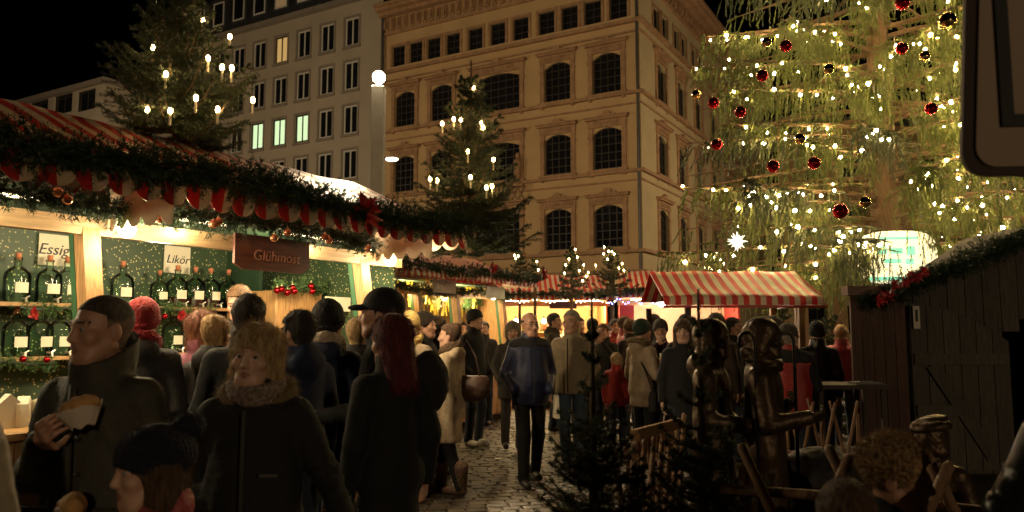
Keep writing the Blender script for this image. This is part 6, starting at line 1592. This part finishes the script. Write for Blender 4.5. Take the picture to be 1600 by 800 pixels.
m = MB(); m.add([(-.02, -.07, -.13), (.02, -.07, -.13), (.02, .07, -.13), (-.02, .07, -.13), (-.012, -.06, .1), (.012, -.06, .1), (.012, .06, .1), (-.012, .06, .1)], [(0, 3, 2, 1), (0, 1, 5, 4), (1, 2, 6, 5), (2, 3, 7, 6), (3, 0, 4, 7)]); m.build('paper', PAPER, pb)
m = MB(); m.tube([(0, -.04, .1), (0, -.02, .19), (0, .02, .19), (0, .04, .1)], .004, 5); m.build('handle', PAPER, pb)
TAN = fabric('tan', (.30, .235, .145), rough=.75)
r_, T_, A_, fh_ = person(893, 8.7, 485, -18, 'person in a tan zipped jacket and blue jeans walking beside the blue rain jacket', TAN, JEANS, SHOE, hair=('short', H_GREY), head=(-14, 2, 0), armL='down', armR='pocket', H=1.79, hem=.84, fat=1.06, stride=.1)
m = MB(); m.tube([(.0, -.19, 1.45), (.0, -.2, 1.2), (.0, -.195, .87)], .008, 6); m.build('zip', BROWNF, r_)
blob('belt', lambda P: np.maximum(np.abs(cap(P, (0, .01, .95), (0, .01, 1.0), .1)) - .01, np.abs(P[:, 2] - .97) - .02), (-.2, -.2, .9), (.2, .2, 1.05), .02, BROWNF, r_)
# --- crowd at the end of the lane
crowd = [
 (866, 12.2, 489, 75, 'person in a dark olive jacket in profile behind the tan jacket', dict(jacket=fabric('darkolive', (.04, .032, .02)), hair=('short', H_DARK), hood=1)),
 (905, 13.0, 496, 20, 'person in a brown coat half hidden behind the tan jacket', dict(jacket=BROWNF, hair=('short', H_DARK))),
 (926, 12.0, 497, 160, 'person in a black coat at the fairy lit end stall', dict(jacket=BLACKF, hair=('short', H_DARK))),
 (943, 11.5, 505, -30, 'person in a dark coat raising a hand to the face beside the lit stall', dict(jacket=CHAR, hair=('short', H_BROWN), armR='mouth')),
 (961, 13.2, 498, 30, 'person in a red jacket under dark hair near the dark gap between stalls', dict(jacket=REDJ, hair=('short', H_DARK))),
 (976, 12.8, 494, 100, 'person in a dark jacket with red front talking in the crowd', dict(jacket=REDJ, hair=('short', H_BROWN), trousers=BLACKF)),
 (984, 11.6, 500, -150, 'person with light curly hair in a brown coat beside the parka', dict(jacket=BROWNF, hair=('curly', H_SANDY))),
 (963, 10.0, 551, 150, 'child in a red padded jacket standing before the crowd', dict(jacket=fabric('redkid', (.34, .03, .025)), hair=('short', H_BLOND), hs=1.2, quilt=.006)),
 (1032, 9.8, 500, -5, 'person in a woolly hat and dark purple coat drinking from a cup', dict(jacket=fabric('purple', (.03, .016, .03)), hat=('beanie', GREYK), hair=('none', H_DARK), armL='mouth', skin=SKIN_L)),
 (1022, 12.0, 491, 120, 'person with long dark hair at the red stall counter', dict(jacket=BLACK2, hair=('long', H_DARK))),
 (1067, 8.0, 499, -6, 'person in a black coat with long loose hair looking towards us', dict(jacket=BLACKF, hair=('long', H_BROWN), skin=SKIN_L, hem=.6, head=(-8, 2, 0))),
 (1072, 9.0, 493, 170, 'person in a dark hat just behind the long haired black coat', dict(jacket=BLACK2, hat=('beanie', BLACKK))),
 (1120, 9.0, 491, 140, 'person in a grey wool hat beyond the statues', dict(jacket=BROWNF, hat=('beanie', GREYK))),
 (1146, 9.4, 496, 65, 'person in a dark jacket looking right under the bright awning', dict(jacket=BLACK2, hair=('short', H_DARK))),
 (1168, 10.3, 508, 160, 'person in a maroon scarf and dark coat under the bright awning', dict(jacket=BLACK2, hair=('none', H_DARK), hat=('beanie', fabric('maroon', (.07, .012, .014))), scarf=fabric('maroon', (.07, .012, .014)))),
 (1208, 8.1, 496, 55, 'person in a grey brimmed hat leaning beside the red jacket', dict(jacket=CHAR, hat=('brim', GREYK), hair=('short', H_GREY))),
 (1277, 8.9, 503, 165, 'person in a shiny black jacket at the stand counter', dict(jacket=mat('glossy_black', (.012, .011, .010), rough=.3), hair=('none', H_DARK), hat=('beanie', BLACKK))),
 (1314, 10.6, 507, 168, 'person in a pink quilted vest with a dark strap across the back', dict(jacket=fabric('pinkvest', (.42, .06, .10), rough=.5), hair=('short', H_BLOND), quilt=.010, trousers=JEANS)),
 (756, 12.9, 502, -10, 'stall keeper serving inside the star stall', dict(jacket=CHAR, hair=('short', H_DARK))),
 (885, 17.0, 500, 0, 'stall keeper in front of the lit shelves of the end stall', dict(jacket=CREAMC, hair=('short', H_DARK))),
]
for (px, Y, yt, yw, lb, kw) in crowd:
    person(px, Y, yt, yw, lb, **kw)
PARKA = fabric('parka', (.32, .235, .155), rough=.6)
r_, T_, A_, fh_ = person(1003, 9.0, 500, 122, 'person in a beige quilted parka with fur hood, dark green hat and cup in hand', PARKA, BLACKF, SHOE, hair=('none', H_BROWN), hat=('beanie', GREENK), hood=1, fur='light', hem=.72, quilt=.007, armL='hold', armR='hold', H=1.68, fat=1.04)
sb = empty('shoulder_bag', T_((-.2, -.1, .80)), R(122), 'small black shoulder bag worn with the beige parka', 'handbag')
m = MB(); m.bx(-.06, .06, -.15, .15, -.12, .12); m.build('bag_body', BLACK2, sb, bevel=.02)
m = MB(); m.tube([(-.03, .14, .1), (.02, .18, .3), (.16, .2, .55), (.30, .08, .70)], .010, 5); m.build('strap', BLACK2, sb)
cp = empty('cup', T_((.0, -.34, 1.25)), 0, 'pale steaming cup held by the person in the beige parka', 'cup'); m = MB(); m.lathe([(.03, 0), (.042, .1), (.038, .1), (.028, .01)], 14); m.build('cup_wall', PAPER, cp, True)
# --- red jacket with black shoulders
r_, T_, A_, fh_ = person(1232, 7.4, 506, 168, 'person in a red jacket with black shoulders and a grey cap seen from behind', REDJ, JEANSD, hair=('short', H_GREY), hat=('cap', GREYK), H=1.62, fat=1.2, armL='fwd', armR='fwd', head=(-30, 12, 0), hem=.72)
blob('shoulder_yoke', lambda P: np.maximum(yk(P) - .012, 1.36 - P[:, 2]), (-.3, -.2, 1.33), (.3, .2, 1.56), .018, BLACKF, r_)
for s in (-1, 1):
    a = A_['L' if s < 0 else 'R']; blob('sleeve', (lambda a: lambda P: smin(cap(P, a[0], a[1], .084, .071), cap(P, a[1], a[2] - unit(a[2] - a[1]) * .03, .069, .054), .02))(a), (-.6, -.6, .95), (.6, .3, 1.55), .022, BLACKF, r_)
# --- children in front right
person(1388, 2.30, 676, 62, 'child with thick curly hair in a black jacket facing the hut', BLACKF, JEANSD, hair=('curly', H_CURL), head=(-6, 6, 0), hs=1.22, H=1.25, collar='none', skin=SKIN)
person(1312, 2.0, 752, 150, 'child with cropped hair looking away in front of the lattice fence', BLACK2, JEANSD, hair=('short', H_BROWN), head=(0, 8, 0), hs=1.22, H=1.19)
# --- dark glossy jacket at the right edge
person(1700, 1.9, 380, -20, 'person in a glossy black jacket of whom only an arm shows', mat('glossy_black', (.012, .011, .010), rough=.3), BLACKF, hair=('short', H_DARK), H=1.72, X=xat(1775, 1.9), armL=((-.30, .0, 1.14), (-.2, -.2, 1.0)))

# ================================================================== bronze statues inside the enclosure
def statue(px, Y, ytop, yaw, label, **kw):
    return person(px, Y, ytop, yaw, label, name='statue', cat='statue', allm=BRONZE, hem=.10, flare=1.35, fat=1.0, **kw)
r_, T_, A_, fh_ = statue(1112, 4.75, 499, 62, 'bronze shepherd statue in a hooded cloak with rounded hair facing right', hair=('mid', BRONZE), hood=1, collar='stand', armL='fwd', armR=((.26, .0, 1.12), (.16, -.24, .98)), group='bronze shepherd statues')
r_, T_, A_, fh_ = statue(1192, 4.6, 497, 68, 'bronze shepherd statue with bobbed hair and a scarf, holding a hooked staff in each hand', hair=('mid', BRONZE), scarf=BRONZE, armL=((-.22, -.04, 1.12), (-.12, -.27, 1.16)), armR=((.24, -.04, 1.14), (.10, -.14, 1.22)), curl=1.1, group='bronze shepherd statues')
STAFF = mat('staff_iron', (.02, .015, .012), rough=.4, metal=.5)
for (px, py, Yq) in ((1181, 600, 4.42), (1243, 612, 4.55)):
    p = at(px, py, Yq); zt = at(px, 518, Yq).z; inv = (Matrix.Translation(r_.location) @ Matrix.Rotation(r_.rotation_euler.z, 4, 'Z') @ Matrix.Scale(r_.scale.x, 4)).inverted()
    pts = [Vector((p.x, p.y, .02)), Vector((p.x, p.y, zt - .06))] + [Vector((p.x - .045 + .045 * math.cos(a), p.y, zt - .06 + .055 * math.sin(a))) for a in np.linspace(.3, 3.6, 8)]
    m = MB(); m.tube([inv @ v for v in pts], .011, 8); m.build('staff', STAFF, r_, True)
# crouching figure with a floppy cap
r_, T_, A_, fh_ = person(1440, 3.75, 648, 150, 'low bronze figure in a floppy rolled cap behind the lattice fence', name='statue', cat='statue', allm=BRONZE, hem=.10, flare=1.3, hair=('mid', BRONZE), H=1.13, hs=1.15, head=(0, 10, 0), armL='fwd', armR='fwd', X=xat(1446, 3.75))
def floppy(P):
    q = P; d = ell(q, (0, 0, 0), (.145, .135, .055)) + wrink(q, 22, 5) * .008; d = smin(d, ell(q, (-.03, -.02, .045), (.10, .09, .03)), .02); ring = np.sqrt((np.linalg.norm(q[:, :2], axis=1) - .12) ** 2 + (q[:, 2] + .015) ** 2) - .024; return smin(d, ring, .012)
blob('floppy_cap', lambda P: floppy((P - V3(0, .0, 1.735)) @ np.array(Matrix.Rotation(R(10), 3, 'Y'), np.float32)), (-.25, -.25, 1.6), (.25, .25, 1.88), .009, BRONZE, r_)
# reclining sheep
shp = empty('sheep_statue', (xat(1268, 4.9), 4.9, 0), R(10), 'dark rounded sheep figure lying in the enclosure', 'statue')
def sheep(P):
    d = ell(P, (0, 0, .62), (.30, .2, .22)) + wrink(P, 26, 4) * .012; d = smin(d, cap(P, (-.25, 0, .7), (-.36, -.02, .86), .10, .075), .05); d = smin(d, cap(P, (-.36, -.02, .87), (-.47, -.04, .80), .065, .042), .03)
    for sx in (-.2, .2):
        for sy in (-.1, .1): d = smin(d, cap(P, (sx, sy, .5), (sx, sy, .03), .055, .035), .03)
    for sy in (-.07, .07): d = smin(d, ell(P, (-.33, sy * 1.3, .9), (.025, .045, .02)), .01)
    return d
blob('sheep_body', sheep, (-.6, -.35, .0), (.45, .35, 1.0), .016, mat('sheep_dark', (.012, .008, .006), rough=.7, var=.3, scale=20), shp)

# ================================================================== lattice fences
def log(parent, a, b, r, q):
    m = MB(); a = Vector(a); b = Vector(b); d = b - a
    pts = [a, a + d * .33 + Vector((q.gauss(0, .004), 0, q.gauss(0, .004))), a + d * .66 + Vector((q.gauss(0, .004), 0, q.gauss(0, .004))), b - d.normalized() * r * .7, b]
    m.tube(pts, [r, r * .98, r * .96, r * .94, r * .5], 9); m.build('log', LOGW, parent, True)
def lattice(A, B, h, step, rr_, label, rail=(.35, .8), over=.10):
    A = Vector(A); B = Vector(B); q = random.Random(int(A.x * 100)); L = (B - A).length; ang = math.atan2(B.y - A.y, B.x - A.x)
    f = empty('lattice_fence', A, ang, label, 'fence', 'crossed log fences around the statues')
    n = int(L / step)
    for k in range(n):
        x = k * step; log(f, (x, -rr_, .02), (x + step * 1.25, -rr_, h + q.uniform(-.02, .02)), rr_, q); log(f, (x + step * 1.25, rr_, .02), (x, rr_, h + q.uniform(-.02, .02)), rr_, q)
    for z in rail: log(f, (-.1, 2.9 * rr_, h * z), (L + .1, 2.9 * rr_, h * z), rr_ * .95, q)
    for x in (0, L * .5, L): log(f, (x, 5 * rr_, 0), (x, 5 * rr_, h * .9), rr_ * 1.2, q)
    return f
lattice((xat(1150, 3.45), 3.45, 0), (xat(1760, 2.85), 2.85, 0), 1.07, .36, .024, 'rustic crossed log fence in front of the statues and the children')
lattice((xat(962, 4.9), 4.9, 0), (xat(1062, 6.9), 6.9, 0), .82, .30, .022, 'crossed log fence running back along the lane beside the spruces', rail=(.25,))
pl_ = empty('fence_plank', (xat(1012, 5.6), 5.6, 0), math.atan2(1.6, .42), 'pale sawn plank leaning along the lane side fence', 'plank')
a = at(988, 681, 5.1); b = at(1062, 661, 5.9); m = MB(); m.beam(a - pl_.location, b - pl_.location, .03, .075)
o = m.build('board', wood('sawn_plank', (.36, .19, .08), stretch=(12, 1, 1)), None); o.parent = pl_; o.matrix_parent_inverse = Matrix.Rotation(-pl_.rotation_euler.z, 4, 'Z')
lattice((xat(1225, 6.6), 6.6, 0), (xat(1335, 6.4), 6.4, 0), .98, .17, .014, 'fine crossed lattice fence behind the statues beside the plank screen', rail=(.55, .22))
tb = empty('standing_table', (xat(1300, 7.9), 7.7, 0), 0, 'dark high table beside the fine lattice fence', 'table'); m = MB(); m.bx(-.35, .35, -.25, .25, 1.0, 1.04); m.build('table_top', DARKW, tb)
for x in (-.3, .3):
    for y in (-.2, .2):
        m = MB(); m.bx(x - .02, x + .02, y - .02, y + .02, 0, .998); m.build('leg', DARKW, tb)
m = MB(); m.bx(.05, .3, -.2, .0, 0, .02); tag(m.build('napkin_tray', ZINC, None, loc=tb.location + Vector((0, 0, 1.043))), 'thin metal tray lying on the dark high table', 'tray')
m = MB(); m.add([(0, 0, 0), (.09, .01, 0), (.12, .05, .004), (.03, .05, .003)], [(0, 1, 2, 3)]); tag(m.build('litter_paper', PAPER, None, loc=(at(770, 712, 9.5).x, 9.5, .012)), 'scrap of white paper lying on the cobbles', 'litter')
